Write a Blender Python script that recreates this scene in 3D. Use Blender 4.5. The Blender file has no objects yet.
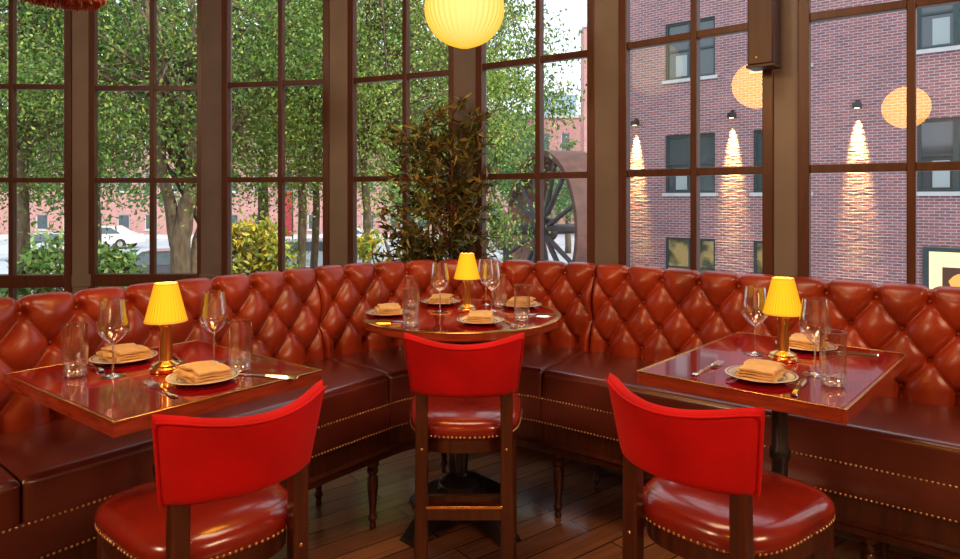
import bpy, bmesh, math, random
import numpy as np
from math import sin, cos, pi, radians, sqrt, hypot, atan2
from mathutils import Vector, Matrix

C = bpy.context.scene.collection
SC = bpy.context.scene
random.seed(7)

# ------------------------------------------------------------------ camera
HC = 1.45
FPX = 680.0
cam = bpy.data.cameras.new('camera')
cam.sensor_width = 36
cam.lens = FPX / 960 * 36
cam.shift_y = -81.5 / 960
cam.clip_end = 400
camo = bpy.data.objects.new('camera', cam)
camo.location = (0, 0, HC)
camo.rotation_euler = (radians(90), 0, 0)
C.objects.link(camo)
SC.camera = camo

# ------------------------------------------------------------------ world, sun, exposure
w = bpy.data.worlds.new('sky'); SC.world = w; w.use_nodes = True
bg = w.node_tree.nodes['Background']
bg.inputs[0].default_value = (0.86, 0.92, 1.0, 1)
bg.inputs[1].default_value = 1.8
sun = bpy.data.lights.new('sun', 'SUN'); sun.energy = 4.5; sun.angle = radians(4); sun.color = (1, .93, .78)
suno = bpy.data.objects.new('sun', sun); C.objects.link(suno)
suno.rotation_euler = Vector((.72, -.55, .62)).to_track_quat('Z', 'Y').to_euler()
suno.location = (20, -15, 30)
SC.view_settings.view_transform = 'Standard'
SC.view_settings.look = 'None'
SC.view_settings.gamma = 1
SC.view_settings.exposure = 0.12
SC.view_settings.use_curve_mapping = False
SC.cycles.use_denoising = True
SC.cycles.max_bounces = 8
SC.cycles.transparent_max_bounces = 24
SC.cycles.sample_clamp_indirect = 6
SC.cycles.caustics_reflective = False
SC.cycles.caustics_refractive = False

def area_lamp(name, loc, target, sx, sy, power, col):
    l = bpy.data.lights.new(name, 'AREA'); l.shape = 'RECTANGLE'; l.size = sx; l.size_y = sy
    l.energy = power; l.color = col
    o = bpy.data.objects.new(name, l); C.objects.link(o); o.location = loc
    o.rotation_euler = (Vector(loc) - Vector(target)).to_track_quat('Z', 'Y').to_euler()
    return o
WARM = (1, .70, .42)
# unseen warm fills added under the ceiling for soft light on the seating
area_lamp('fill_light', (2.9, -1.0, 3.5), (.5, 1.9, .8), 1.4, 1.4, 120, WARM)
area_lamp('fill_light', (-3.6, -.8, 3.5), (-.6, 1.8, .8), .8, 1.4, 105, WARM)
area_lamp('fill_light', (0, 1.7, 3.5), (0, 2.6, .9), 1.2, .8, 30, WARM)
# added unseen strip light, washing the back wall warm for brighter reflections
area_lamp('back_wall_fill', (-1.0, -3.6, 3.4), (-1.0, -4.5, 1.4), 5.0, .3, 130, (1, .55, .22))

# ------------------------------------------------------------------ materials
def new_mat(name):
    m = bpy.data.materials.new(name); m.use_nodes = True
    nt = m.node_tree
    return m, nt, nt.nodes['Principled BSDF'], nt.nodes['Material Output']

def pmat(name, col, rough=.5, metal=0, coat=0, spec=.5, sheen=0, sheencol=None, trans=0,
         var=0, vscale=8, bump=0, bscale=200, bdetail=2, stretch=None, coatr=.05):
    m, nt, b, out = new_mat(name)
    b.inputs['Base Color'].default_value = (*col, 1)
    b.inputs['Roughness'].default_value = rough
    b.inputs['Metallic'].default_value = metal
    b.inputs['Coat Weight'].default_value = coat
    b.inputs['Coat Roughness'].default_value = coatr
    b.inputs['Specular IOR Level'].default_value = spec
    b.inputs['Sheen Weight'].default_value = sheen
    if sheencol: b.inputs['Sheen Tint'].default_value = (*sheencol, 1)
    b.inputs['Transmission Weight'].default_value = trans
    tc = nt.nodes.new('ShaderNodeTexCoord')
    vec = tc.outputs['Object']
    if stretch:
        mp = nt.nodes.new('ShaderNodeMapping'); mp.inputs['Scale'].default_value = stretch
        nt.links.new(vec, mp.inputs[0]); vec = mp.outputs[0]
    if var:
        n = nt.nodes.new('ShaderNodeTexNoise'); n.inputs['Scale'].default_value = vscale
        n.inputs['Detail'].default_value = 5
        nt.links.new(vec, n.inputs['Vector'])
        r = nt.nodes.new('ShaderNodeValToRGB')
        r.color_ramp.elements[0].position = .3; r.color_ramp.elements[1].position = .7
        r.color_ramp.elements[0].color = (*[max(0, c * (1 - var)) for c in col], 1)
        r.color_ramp.elements[1].color = (*[min(1, c * (1 + var)) for c in col], 1)
        nt.links.new(n.outputs['Fac'], r.inputs[0]); nt.links.new(r.outputs[0], b.inputs['Base Color'])
    if bump:
        n2 = nt.nodes.new('ShaderNodeTexNoise'); n2.inputs['Scale'].default_value = bscale
        n2.inputs['Detail'].default_value = bdetail
        nt.links.new(vec, n2.inputs['Vector'])
        bp = nt.nodes.new('ShaderNodeBump'); bp.inputs['Strength'].default_value = bump
        bp.inputs['Distance'].default_value = .004
        nt.links.new(n2.outputs['Fac'], bp.inputs['Height']); nt.links.new(bp.outputs[0], b.inputs['Normal'])
    return m

M = {}
M['leather'] = pmat('tan_red_leather', (.33, .034, .008), .31, spec=.6, var=.3, vscale=5, bump=.35, bscale=22, bdetail=6)
M['seat_leather'] = pmat('seat_leather', (.13, .020, .012), .26, spec=.7, coat=.7, coatr=.3, var=.2, vscale=6, bump=.12, bscale=30, bdetail=5)
M['chair_leather'] = pmat('stool_leather', (.25, .016, .008), .20, spec=.6, var=.25, vscale=9, bump=.12, bscale=40, bdetail=5, coat=.3)
M['velvet'] = pmat('red_velvet', (.60, .004, .006), .75, spec=.2, sheen=.4, sheencol=(1, .12, .1), var=.16, vscale=7)
M['wood'] = pmat('mahogany', (.075, .018, .008), .28, spec=.5, coat=.4, var=.4, vscale=3, stretch=(18, 18, 1.5))
M['table_wood'] = pmat('table_edge_wood', (.33, .045, .018), .22, coat=.5, var=.3, vscale=4, stretch=(3, 3, 20))
M['lacquer'] = pmat('burgundy_lacquer', (.30, .004, .008), .10, coat=.9, spec=.7, var=.12, vscale=20, coatr=.04)
M['brass'] = pmat('brass', (.86, .52, .17), .2, metal=1)
M['nail'] = pmat('nailhead_brass', (.75, .45, .2), .3, metal=1)
M['iron'] = pmat('black_iron', (.012, .012, .013), .3, spec=.5, coat=.3, bump=.1, bscale=60)
M['steel'] = pmat('cutlery_steel', (.8, .74, .66), .14, metal=1)
M['napkin'] = pmat('napkin_linen', (.92, .57, .23), .85, var=.08, vscale=40, bump=.35, bscale=500)
M['frame_wood'] = pmat('window_frame_brown', (.085, .028, .015), .36, var=.25, vscale=6, stretch=(6, 6, .6))
M['pier'] = pmat('pier_paint', (.20, .165, .15), .5, var=.1, vscale=5)
M['plaster'] = pmat('warm_plaster', (.42, .30, .22), .8, var=.08, vscale=2)
M['ceiling'] = pmat('ceiling_paint', (.35, .28, .22), .9, var=.05, vscale=2)
M['terracotta'] = pmat('terracotta', (.35, .13, .06), .8, var=.2, vscale=9)
M['soil'] = pmat('soil', (.03, .02, .012), .95, var=.3, vscale=30, bump=.6, bscale=60)
M['stem'] = pmat('plant_stem', (.20, .07, .035), .7, var=.3, vscale=20)
M['bark'] = pmat('bark', (.12, .085, .055), .9, var=.5, vscale=7, bump=1, bscale=25, bdetail=6, stretch=(3, 3, 1))
M['asphalt'] = pmat('asphalt', (.34, .37, .42), .8, var=.15, vscale=.6)
M['pavement'] = pmat('pavement', (.5, .5, .5), .8, var=.1, vscale=1)
M['grass'] = pmat('grass', (.10, .16, .03), .9, var=.4, vscale=3)
M['stone'] = pmat('sill_stone', (.55, .55, .56), .7, var=.1, vscale=4)
M['green_frame'] = pmat('teal_frame', (.02, .055, .06), .45, var=.1)
M['blind'] = pmat('window_blind', (.36, .42, .44), .7)
M['rust'] = pmat('rusty_iron', (.095, .042, .036), .75, var=.35, vscale=3, bump=.4, bscale=20)
M['darksteel'] = pmat('dark_steel', (.045, .045, .055), .6, var=.3, vscale=3)
M['red_paint'] = pmat('red_paint', (.62, .04, .06), .5, var=.1)
M['rubber'] = pmat('rubber', (.015, .015, .015), .7)
M['bluegrey'] = pmat('bluegrey_cladding', (.30, .40, .50), .6, var=.05)
M['fringe'] = pmat('fringe', (.55, .10, .06), .6, var=.8, vscale=45)
M['paper_mat'] = pmat('mat_board', (.85, .74, .52), .8)
M['gold_frame'] = pmat('gold_frame', (.75, .55, .25), .4, metal=.4)
M['box_brown'] = pmat('box_brown', (.05, .014, .008), .4, var=.2, vscale=3, stretch=(20, 20, 1))

def carpaint(name, col): return pmat(name, col, .25, metal=.2, coat=.8)

def glass_mat(name, tint, f0, fmax, power=4.0, rough=0.0, gl=(1, 1, 1)):
    m, nt, b, out = new_mat(name); nt.nodes.remove(b)
    t = nt.nodes.new('ShaderNodeBsdfTransparent'); t.inputs[0].default_value = (*tint, 1)
    g = nt.nodes.new('ShaderNodeBsdfGlossy'); g.inputs['Roughness'].default_value = rough
    g.inputs['Color'].default_value = (*gl, 1)
    lw = nt.nodes.new('ShaderNodeLayerWeight'); lw.inputs[0].default_value = .5
    p = nt.nodes.new('ShaderNodeMath'); p.operation = 'POWER'; p.inputs[1].default_value = power
    ma = nt.nodes.new('ShaderNodeMath'); ma.operation = 'MULTIPLY_ADD'
    ma.inputs[1].default_value = fmax - f0; ma.inputs[2].default_value = f0
    mx = nt.nodes.new('ShaderNodeMixShader')
    nt.links.new(lw.outputs['Facing'], p.inputs[0]); nt.links.new(p.outputs[0], ma.inputs[0])
    nt.links.new(ma.outputs[0], mx.inputs[0]); nt.links.new(t.outputs[0], mx.inputs[1])
    nt.links.new(g.outputs[0], mx.inputs[2]); nt.links.new(mx.outputs[0], out.inputs[0])
    return m
M['pane'] = glass_mat('window_glass', (.95, .98, .98), .085, .9, 5)
M['glass'] = glass_mat('drinking_glass', (.98, .975, .97), .10, 1.0, 2.1, .0)
M['glass_base'] = glass_mat('thick_glass', (.85, .85, .85), .38, 1.0, 1.4, .04)
def solid_glass():
    m, nt, b, out = new_mat('far_glass')
    b.inputs['Base Color'].default_value = (.05, .075, .09, 1); b.inputs['Roughness'].default_value = .06
    b.inputs['Specular IOR Level'].default_value = .9
    return m
M['far_glass'] = solid_glass()
def lit_glass():
    m, nt, b, out = new_mat('lit_room_glass')
    tc = nt.nodes.new('ShaderNodeTexCoord'); n = nt.nodes.new('ShaderNodeTexNoise'); n.inputs['Scale'].default_value = 2.5
    nt.links.new(tc.outputs['Object'], n.inputs['Vector'])
    r = nt.nodes.new('ShaderNodeValToRGB')
    r.color_ramp.elements[0].position = .42; r.color_ramp.elements[0].color = (.02, .05, .015, 1)
    r.color_ramp.elements[1].position = .6; r.color_ramp.elements[1].color = (.42, .30, .10, 1)
    nt.links.new(n.outputs['Fac'], r.inputs[0])
    b.inputs['Base Color'].default_value = (.03, .03, .03, 1); b.inputs['Roughness'].default_value = .1
    nt.links.new(r.outputs[0], b.inputs['Emission Color']); b.inputs['Emission Strength'].default_value = .7
    return m
M['lit_glass'] = lit_glass()

def emit_mat(name, col, strength, base=None):
    m, nt, b, out = new_mat(name)
    b.inputs['Base Color'].default_value = (*(base or col), 1)
    b.inputs['Roughness'].default_value = .8
    b.inputs['Emission Color'].default_value = (*col, 1); b.inputs['Emission Strength'].default_value = strength
    return m
def lantern_mat(name, e, fcol, ecol, base=(.25, .2, .1)):
    # glowing paper: falloff painted into emission by view angle, deeper orange at the rim
    m, nt, b, out = new_mat(name)
    lw = nt.nodes.new('ShaderNodeLayerWeight'); lw.inputs[0].default_value = .5
    r = nt.nodes.new('ShaderNodeValToRGB')
    r.color_ramp.elements[0].color = (*fcol, 1); r.color_ramp.elements[0].position = .03
    r.color_ramp.elements[1].color = (*ecol, 1); r.color_ramp.elements[1].position = .75
    nt.links.new(lw.outputs['Facing'], r.inputs[0]); nt.links.new(r.outputs[0], b.inputs['Emission Color'])
    b.inputs['Emission Strength'].default_value = e; b.inputs['Base Color'].default_value = (*base, 1)
    b.inputs['Roughness'].default_value = .9
    return m
M['lantern'] = lantern_mat('lantern_paper', .95, (1.0, .83, .24), (1.0, .52, .01))
M['lantern_far'] = lantern_mat('bright_lantern_paper', 11, (1.0, .46, .035), (1.0, .38, .02))
M['shade'] = lantern_mat('lamp_shade_fabric', .88, (1.0, .66, .014), (.85, .24, .002), (.16, .09, .01))
M['bulb'] = emit_mat('bulb', (1, .8, .45), 6)

def leaf_mat(name, stops, trans=.35, rough=.5):
    m, nt, b, out = new_mat(name)
    g = nt.nodes.new('ShaderNodeNewGeometry')
    r = nt.nodes.new('ShaderNodeValToRGB')
    while len(r.color_ramp.elements) < len(stops): r.color_ramp.elements.new(.5)
    for i, (p, c) in enumerate(stops):
        r.color_ramp.elements[i].position = p; r.color_ramp.elements[i].color = (*c, 1)
    nt.links.new(g.outputs['Random Per Island'], r.inputs[0])
    nt.links.new(r.outputs[0], b.inputs['Base Color'])
    b.inputs['Roughness'].default_value = rough
    t = nt.nodes.new('ShaderNodeBsdfTranslucent'); nt.links.new(r.outputs[0], t.inputs[0])
    mx = nt.nodes.new('ShaderNodeMixShader'); mx.inputs[0].default_value = trans
    nt.links.new(b.outputs[0], mx.inputs[1]); nt.links.new(t.outputs[0], mx.inputs[2])
    nt.links.new(mx.outputs[0], out.inputs[0])
    return m
M['leaf_green'] = leaf_mat('tree_leaves', [(0, (.03, .09, .02)), (.5, (.10, .22, .035)), (.85, (.24, .38, .06)), (1, (.50, .52, .12))])
M['leaf_lime'] = leaf_mat('lime_leaves', [(0, (.10, .20, .03)), (.5, (.22, .36, .05)), (1, (.48, .52, .12))])
M['leaf_far'] = leaf_mat('far_leaves', [(0, (.10, .22, .08)), (.6, (.16, .34, .12)), (1, (.30, .48, .20))])
M['leaf_shrub'] = leaf_mat('shrub_leaves', [(0, (.05, .12, .03)), (.5, (.12, .28, .06)), (1, (.40, .52, .16))])
M['leaf_gold'] = leaf_mat('gold_leaves', [(0, (.10, .22, .03)), (.4, (.35, .40, .05)), (1, (.90, .62, .06))])
M['leaf_plant'] = leaf_mat('olive_leaves', [(0, (.03, .05, .015)), (.45, (.11, .13, .03)), (.8, (.30, .24, .05)), (1, (.48, .36, .08))], .15, .35)

def brick_mat(name, c1, c2, mortar, bump=.5, bw=.215, bh=.072):
    m, nt, b, out = new_mat(name)
    tc = nt.nodes.new('ShaderNodeTexCoord'); sp = nt.nodes.new('ShaderNodeSeparateXYZ')
    ad = nt.nodes.new('ShaderNodeMath'); ad.operation = 'ADD'; cb = nt.nodes.new('ShaderNodeCombineXYZ')
    nt.links.new(tc.outputs['Object'], sp.inputs[0]); nt.links.new(sp.outputs[0], ad.inputs[0]); nt.links.new(sp.outputs[1], ad.inputs[1])
    nt.links.new(ad.outputs[0], cb.inputs[0]); nt.links.new(sp.outputs[2], cb.inputs[1])
    br = nt.nodes.new('ShaderNodeTexBrick'); br.inputs['Scale'].default_value = 1
    br.inputs['Brick Width'].default_value = bw; br.inputs['Row Height'].default_value = bh
    br.inputs['Mortar Size'].default_value = .010; br.inputs['Mortar Smooth'].default_value = .2
    br.inputs['Color1'].default_value = (*c1, 1); br.inputs['Color2'].default_value = (*c2, 1); br.inputs['Mortar'].default_value = (*mortar, 1)
    nt.links.new(cb.outputs[0], br.inputs['Vector'])
    n = nt.nodes.new('ShaderNodeTexNoise'); n.inputs['Scale'].default_value = 1.3; n.inputs['Detail'].default_value = 4
    nt.links.new(tc.outputs['Object'], n.inputs['Vector'])
    mr = nt.nodes.new('ShaderNodeMapRange'); mr.inputs[3].default_value = .75; mr.inputs[4].default_value = 1.25
    nt.links.new(n.outputs['Fac'], mr.inputs[0])
    mx = nt.nodes.new('ShaderNodeMix'); mx.data_type = 'RGBA'; mx.blend_type = 'MULTIPLY'; mx.inputs[0].default_value = 1
    nt.links.new(br.outputs['Color'], mx.inputs[6]); nt.links.new(mr.outputs[0], mx.inputs[7])
    nt.links.new(mx.outputs[2], b.inputs['Base Color']); b.inputs['Roughness'].default_value = .85
    n2 = nt.nodes.new('ShaderNodeTexNoise'); n2.inputs['Scale'].default_value = 1
    mp = nt.nodes.new('ShaderNodeMapping'); mp.inputs['Scale'].default_value = (3, 3, 13)
    nt.links.new(tc.outputs['Object'], mp.inputs[0]); nt.links.new(mp.outputs[0], n2.inputs['Vector'])
    bp = nt.nodes.new('ShaderNodeBump'); bp.inputs['Strength'].default_value = bump; bp.inputs['Distance'].default_value = .05
    nt.links.new(n2.outputs['Fac'], bp.inputs['Height']); nt.links.new(bp.outputs[0], b.inputs['Normal'])
    return m
M['brick'] = brick_mat('mauve_brick', (.36, .13, .125), (.20, .09, .105), (.46, .39, .43), .9)
M['brick_far'] = brick_mat('pink_brick', (.50, .20, .18), (.42, .17, .16), (.55, .4, .38), .2)

def floor_mat():
    m, nt, b, out = new_mat('floor_planks')
    tc = nt.nodes.new('ShaderNodeTexCoord'); mp = nt.nodes.new('ShaderNodeMapping')
    mp.inputs['Rotation'].default_value = (0, 0, radians(-38))
    nt.links.new(tc.outputs['Object'], mp.inputs[0])
    br = nt.nodes.new('ShaderNodeTexBrick'); br.inputs['Scale'].default_value = 1
    br.inputs['Brick Width'].default_value = 1.1; br.inputs['Row Height'].default_value = .12
    br.inputs['Mortar Size'].default_value = .003
    br.inputs['Color1'].default_value = (.36, .15, .07, 1); br.inputs['Color2'].default_value = (.20, .075, .04, 1)
    br.inputs['Mortar'].default_value = (.01, .005, .003, 1)
    nt.links.new(mp.outputs[0], br.inputs['Vector'])
    n = nt.nodes.new('ShaderNodeTexNoise'); mp2 = nt.nodes.new('ShaderNodeMapping'); mp2.inputs['Scale'].default_value = (2, 22, 1)
    nt.links.new(mp.outputs[0], mp2.inputs[0]); nt.links.new(mp2.outputs[0], n.inputs['Vector']); n.inputs['Scale'].default_value = 2; n.inputs['Detail'].default_value = 6
    mr = nt.nodes.new('ShaderNodeMapRange'); mr.inputs[3].default_value = .45; mr.inputs[4].default_value = 1.6
    nt.links.new(n.outputs['Fac'], mr.inputs[0])
    mx = nt.nodes.new('ShaderNodeMix'); mx.data_type = 'RGBA'; mx.blend_type = 'MULTIPLY'; mx.inputs[0].default_value = 1
    nt.links.new(br.outputs['Color'], mx.inputs[6]); nt.links.new(mr.outputs[0], mx.inputs[7])
    nt.links.new(mx.outputs[2], b.inputs['Base Color'])
    b.inputs['Roughness'].default_value = .24; b.inputs['Coat Weight'].default_value = .4; b.inputs['Coat Roughness'].default_value = .12
    bp = nt.nodes.new('ShaderNodeBump'); bp.inputs['Strength'].default_value = .15; bp.inputs['Distance'].default_value = .004
    nt.links.new(n.outputs['Fac'], bp.inputs['Height']); nt.links.new(bp.outputs[0], b.inputs['Normal'])
    return m
M['floor'] = floor_mat()

def plate_mat():
    m, nt, b, out = new_mat('patterned_china')
    tc = nt.nodes.new('ShaderNodeTexCoord'); sp = nt.nodes.new('ShaderNodeSeparateXYZ'); nt.links.new(tc.outputs['Object'], sp.inputs[0])
    cb = nt.nodes.new('ShaderNodeCombineXYZ'); nt.links.new(sp.outputs[0], cb.inputs[0]); nt.links.new(sp.outputs[1], cb.inputs[1])
    ln = nt.nodes.new('ShaderNodeVectorMath'); ln.operation = 'LENGTH'; nt.links.new(cb.outputs[0], ln.inputs[0])
    r = nt.nodes.new('ShaderNodeValToRGB'); r.color_ramp.interpolation = 'CONSTANT'
    sc = nt.nodes.new('ShaderNodeMath'); sc.operation = 'MULTIPLY'; sc.inputs[1].default_value = 10
    nt.links.new(ln.outputs['Value'], sc.inputs[0]); nt.links.new(sc.outputs[0], r.inputs[0])
    els = [(0, (.82, .80, .76)), (.66, (.25, .28, .26)), (.70, (.80, .76, .70)), (.88, (.35, .28, .16)), (.92, (.8, .76, .7))]
    while len(r.color_ramp.elements) < len(els): r.color_ramp.elements.new(.5)
    for i, (p, c) in enumerate(els):
        r.color_ramp.elements[i].position = p; r.color_ramp.elements[i].color = (*c, 1)
    nt.links.new(r.outputs[0], b.inputs['Base Color']); b.inputs['Roughness'].default_value = .15; b.inputs['Coat Weight'].default_value = .5
    return m
M['china'] = plate_mat()

# ------------------------------------------------------------------ mesh helpers
class MB:
    def __init__(s): s.v = []; s.f = []
    def add(s, v, f):
        o = len(s.v); s.v += [tuple(p) for p in v]; s.f += [tuple(i + o for i in q) for q in f]; return s
    def box(s, x0, x1, y0, y1, z0, z1, mat=None):
        v = [Vector(p) for p in [(x0, y0, z0), (x1, y0, z0), (x1, y1, z0), (x0, y1, z0), (x0, y0, z1), (x1, y0, z1), (x1, y1, z1), (x0, y1, z1)]]
        if mat is not None: v = [mat @ p for p in v]
        return s.add(v, [(0, 3, 2, 1), (4, 5, 6, 7), (0, 1, 5, 4), (1, 2, 6, 5), (2, 3, 7, 6), (3, 0, 4, 7)])
    def prism(s, poly, z0, z1):
        n = len(poly)
        v = [(x, y, z0) for x, y in poly] + [(x, y, z1) for x, y in poly]
        f = [tuple(range(n))[::-1], tuple(range(n, 2 * n))] + [(i, (i + 1) % n, n + (i + 1) % n, n + i) for i in range(n)]
        return s.add(v, f)
    def lathe(s, prof, n=32, c=(0, 0, 0), cap=True, rib=None):
        v = []; f = []
        for r, z in prof:
            for k in range(n):
                a = 2 * pi * k / n
                rr = r * (rib(a, z) if rib else 1)
                v.append((c[0] + rr * cos(a), c[1] + rr * sin(a), c[2] + z))
        for i in range(len(prof) - 1):
            for k in range(n):
                k2 = (k + 1) % n
                f.append((i * n + k, i * n + k2, (i + 1) * n + k2, (i + 1) * n + k))
        if cap:
            f.append(tuple(range(n))[::-1]); f.append(tuple((len(prof) - 1) * n + k for k in range(n)))
        return s.add(v, f)
    def tube(s, pts, rad, n=8, cap=True, flat=None):
        pts = [Vector(p) for p in pts]
        if not hasattr(rad, '__len__'): rad = [rad] * len(pts)
        v = []; f = []; prev = None
        for i, p in enumerate(pts):
            t = (pts[min(i + 1, len(pts) - 1)] - pts[max(i - 1, 0)]).normalized()
            if prev is None:
                up = Vector((0, 0, 1)) if abs(t.z) < .9 else Vector((1, 0, 0))
                a = t.cross(up).normalized()
            else:
                a = (prev - t * prev.dot(t)).normalized()
            prev = a; b = t.cross(a)
            for k in range(n):
                q = 2 * pi * k / n
                v.append(p + a * (cos(q) * rad[i]) + b * (sin(q) * rad[i]))
        for i in range(len(pts) - 1):
            for k in range(n):
                k2 = (k + 1) % n
                f.append((i * n + k, i * n + k2, (i + 1) * n + k2, (i + 1) * n + k))
        if cap:
            f.append(tuple(range(n))[::-1]); f.append(tuple((len(pts) - 1) * n + k for k in range(n)))
        return s.add(v, f)
    def grid(s, P, closed_u=False, closed_v=False, flip=False):
        nu = len(P); nv = len(P[0]); v = [p for row in P for p in row]; f = []
        for i in range(nu if closed_u else nu - 1):
            for j in range(nv if closed_v else nv - 1):
                i2 = (i + 1) % nu; j2 = (j + 1) % nv
                q = (i * nv + j, i2 * nv + j, i2 * nv + j2, i * nv + j2)
                f.append(q[::-1] if flip else q)
        return s.add(v, f)
    def bead(s, c, n, r):   # small dome facing direction n
        n = Vector(n).normalized(); up = Vector((0, 0, 1)) if abs(n.z) < .9 else Vector((1, 0, 0))
        a = n.cross(up).normalized(); b = n.cross(a); c = Vector(c); v = []
        for rr, h in ((1, 0), (.75, .5)):
            for k in range(6):
                q = pi * k / 3; v.append(c + (a * cos(q) + b * sin(q)) * r * rr + n * r * h)
        v.append(c + n * r * .8)
        f = [(k, (k + 1) % 6, 6 + (k + 1) % 6, 6 + k) for k in range(6)] + [(6 + k, 6 + (k + 1) % 6, 12) for k in range(6)]
        return s.add(v, f)

def obj(name, mb, mat, parent=None, smooth=35, bevel=0, loc=None, rz=0, seg=2, fix=False):
    me = bpy.data.meshes.new(name)
    me.from_pydata(mb.v, [], mb.f); me.update()
    if fix:
        b = bmesh.new(); b.from_mesh(me); bmesh.ops.recalc_face_normals(b, faces=b.faces); b.to_mesh(me); b.free()
    if smooth:
        me.shade_smooth()
        if smooth < 180: me.set_sharp_from_angle(angle=radians(smooth))
    me.materials.append(M[mat] if isinstance(mat, str) else mat)
    o = bpy.data.objects.new(name, me); C.objects.link(o)
    if parent: o.parent = parent
    if loc: o.location = loc
    if rz: o.rotation_euler = (0, 0, rz)
    if bevel:
        md = o.modifiers.new('bevel', 'BEVEL'); md.width = bevel; md.segments = seg; md.limit_method = 'ANGLE'; md.angle_limit = radians(40)
    return o

def tag(o, label, cat, group=None, kind=None):
    o['label'] = label; o['category'] = cat
    if group: o['group'] = group
    if kind: o['kind'] = kind
    return o
def thing(name, label, cat, loc=(0, 0, 0), rz=0, group=None):
    o = bpy.data.objects.new(name, None); o.empty_display_size = .1
    C.objects.link(o); o.location = loc; o.rotation_euler = (0, 0, rz)
    return tag(o, label, cat, group)
def struct(o): o['kind'] = 'structure'; return o
def copy_tree(o, parent=None):
    c = o.copy(); C.objects.link(c)
    if parent: c.parent = parent
    for ch in [x for x in bpy.data.objects if x.parent == o]: copy_tree(ch, c)
    return c
_seen = {}
def inst(key, maker, label, loc, rz=0, group=None, label_obj=True):
    if key not in _seen:
        o = maker(); _seen[key] = o
    else:
        o = copy_tree(_seen[key])
    o.location = loc; o.rotation_euler = (0, 0, rz); o['label'] = label
    if group: o['group'] = group
    elif 'group' in o: del o['group']
    return o

# ------------------------------------------------------------------ the bay: window piers and panes
def gp(u, d): return ((u - 480) / FPX * d, d)      # ground position along a sight direction at depth d
FAC = [(-3.75, 4.80, -2.94, 4.85), (-2.774, 4.90, -2.017, 4.90), (-1.771, 4.78, -1.049, 4.63), (-.85, 4.59, -.177, 4.29),
       (.018, 4.11, .606, 3.71), (.767, 3.55, 1.302, 3.085), (1.440, 2.990, 2.072, 2.546)]
FAC = [(-4.55, 4.30, -3.95, 4.72)] + FAC + [(2.25, 2.43, 2.88, 1.97)]
ROWS = [.30, .86, 1.577, 2.240, 2.91, 3.55]
MF = [.5, .53, .55, .55, .545, .545, .52, .5, .5]
wall_pts = []
for i, (x0, y0, x1, y1) in enumerate(FAC):
    L = hypot(x1 - x0, y1 - y0); ang = atan2(y1 - y0, x1 - x0)
    wall_pts += [(x0, y0), (x1, y1)]
    e = bpy.data.objects.new('window_%d' % (i + 1), None); C.objects.link(e); e.location = (x0, y0, 0); e.rotation_euler = (0, 0, ang)
    struct(e)
    lm_ = L * MF[i]
    f = MB()
    f.box(-.035, .012, -.03, .018, .3, 3.55); f.box(L - .012, L + .035, -.03, .018, .3, 3.55)
    f.box(.012, L - .012, -.03, .05, 3.49, 3.55); f.box(.012, L - .012, -.03, .05, .3, .34)
    obj('window_frame', f, 'frame_wood', e, bevel=.004)
    mm = MB(); mm.box(lm_ - .016, lm_ + .016, -.02, .03, .34, 3.49)
    obj('mullion', mm, 'frame_wood', e, bevel=.004)
    for zr in ROWS[2:5]:
        r = MB(); r.box(.012, lm_ - .016, -.018, .028, zr - .018, zr + .018); r.box(lm_ + .016, L - .012, -.018, .028, zr - .018, zr + .018)
        obj('rail', r, 'frame_wood', e, bevel=.003)
    s = MB(); s.box(.012, L - .012, -.03, .05, .815, .905)
    obj('window_sill', s, 'frame_wood', e, bevel=.006)
    g = MB(); g.add([(0.01, .005, .34), (L - .01, .005, .34), (L - .01, .005, 3.49), (0.01, .005, 3.49)], [(0, 1, 2, 3)])
    obj('glass_pane', g, 'pane', e, smooth=0)
    k = MB(); k.box(-.035, L + .035, -.01, .10, -1.8, .3)
    struct(obj('wall_under_window', k, 'pier', None, loc=(x0, y0, 0), rz=ang, bevel=.004)).name = 'wall_front.%03d' % i
    if i < len(FAC) - 1:
        nx0, ny0 = FAC[i + 1][0], FAC[i + 1][1]
        PL = hypot(nx0 - x1, ny0 - y1); pa = atan2(ny0 - y1, nx0 - x1)
        pm = MB(); pm.box(.028, PL - .028, -.02, .065, -1.8, 3.6)
        # ledge block running across the pier at sill height
        pm.box(.02, PL - .02, -.028, -.018, .815, .905)
        struct(obj('trim_%d' % (i + 1), pm, 'pier', None, loc=(x1, y1, 0), rz=pa, bevel=.005))

# room shell
LB = [(-5.0, 4.3)]; RB = [(3.9, 1.93)]
poly = [(-5.0, -4.5), (3.9, -4.5), (3.9, 1.97)] + [(x, y + .03) for x, y in wall_pts[::-1]] + [(-5.0, 4.33)]
struct(obj('floor', MB().prism(poly, -.12, 0), 'floor', smooth=0, fix=True))
struct(obj('ceiling', MB().prism(poly, 3.6, 3.75), 'ceiling', smooth=0, fix=True))
struct(obj('wall_left', MB().box(-5.15, -5.0, -4.5, 4.45, -1.8, 3.6), 'plaster'))
struct(obj('wall_right', MB().box(3.9, 4.05, -4.5, 2.1, -1.8, 3.6), 'plaster'))
struct(obj('wall_back', MB().box(-5.15, 4.05, -4.65, -4.5, -1.8, 3.6), 'plaster'))
struct(obj('wall_front', MB().box(2.89, 3.9, 1.95, 2.1, -1.8, 3.6), 'plaster'))
struct(obj('wall_front', MB().box(-5.0, -4.6, 4.28, 4.43, -1.8, 3.6), 'plaster'))

# ------------------------------------------------------------------ banquette
CX, CY, AN = -.018, 2.713, radians(52.06)
D1 = (cos(AN), sin(AN)); D2 = (-sin(AN), cos(AN))
def bw(x, y): return (CX + x * D1[0] + y * D2[0], CY + x * D1[1] + y * D2[1])
HS, RF, BD = .67, .48, .47          # seat height, front radius, seat depth
Z1, RSP = 1.050, .110               # top button row, row spacing

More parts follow.
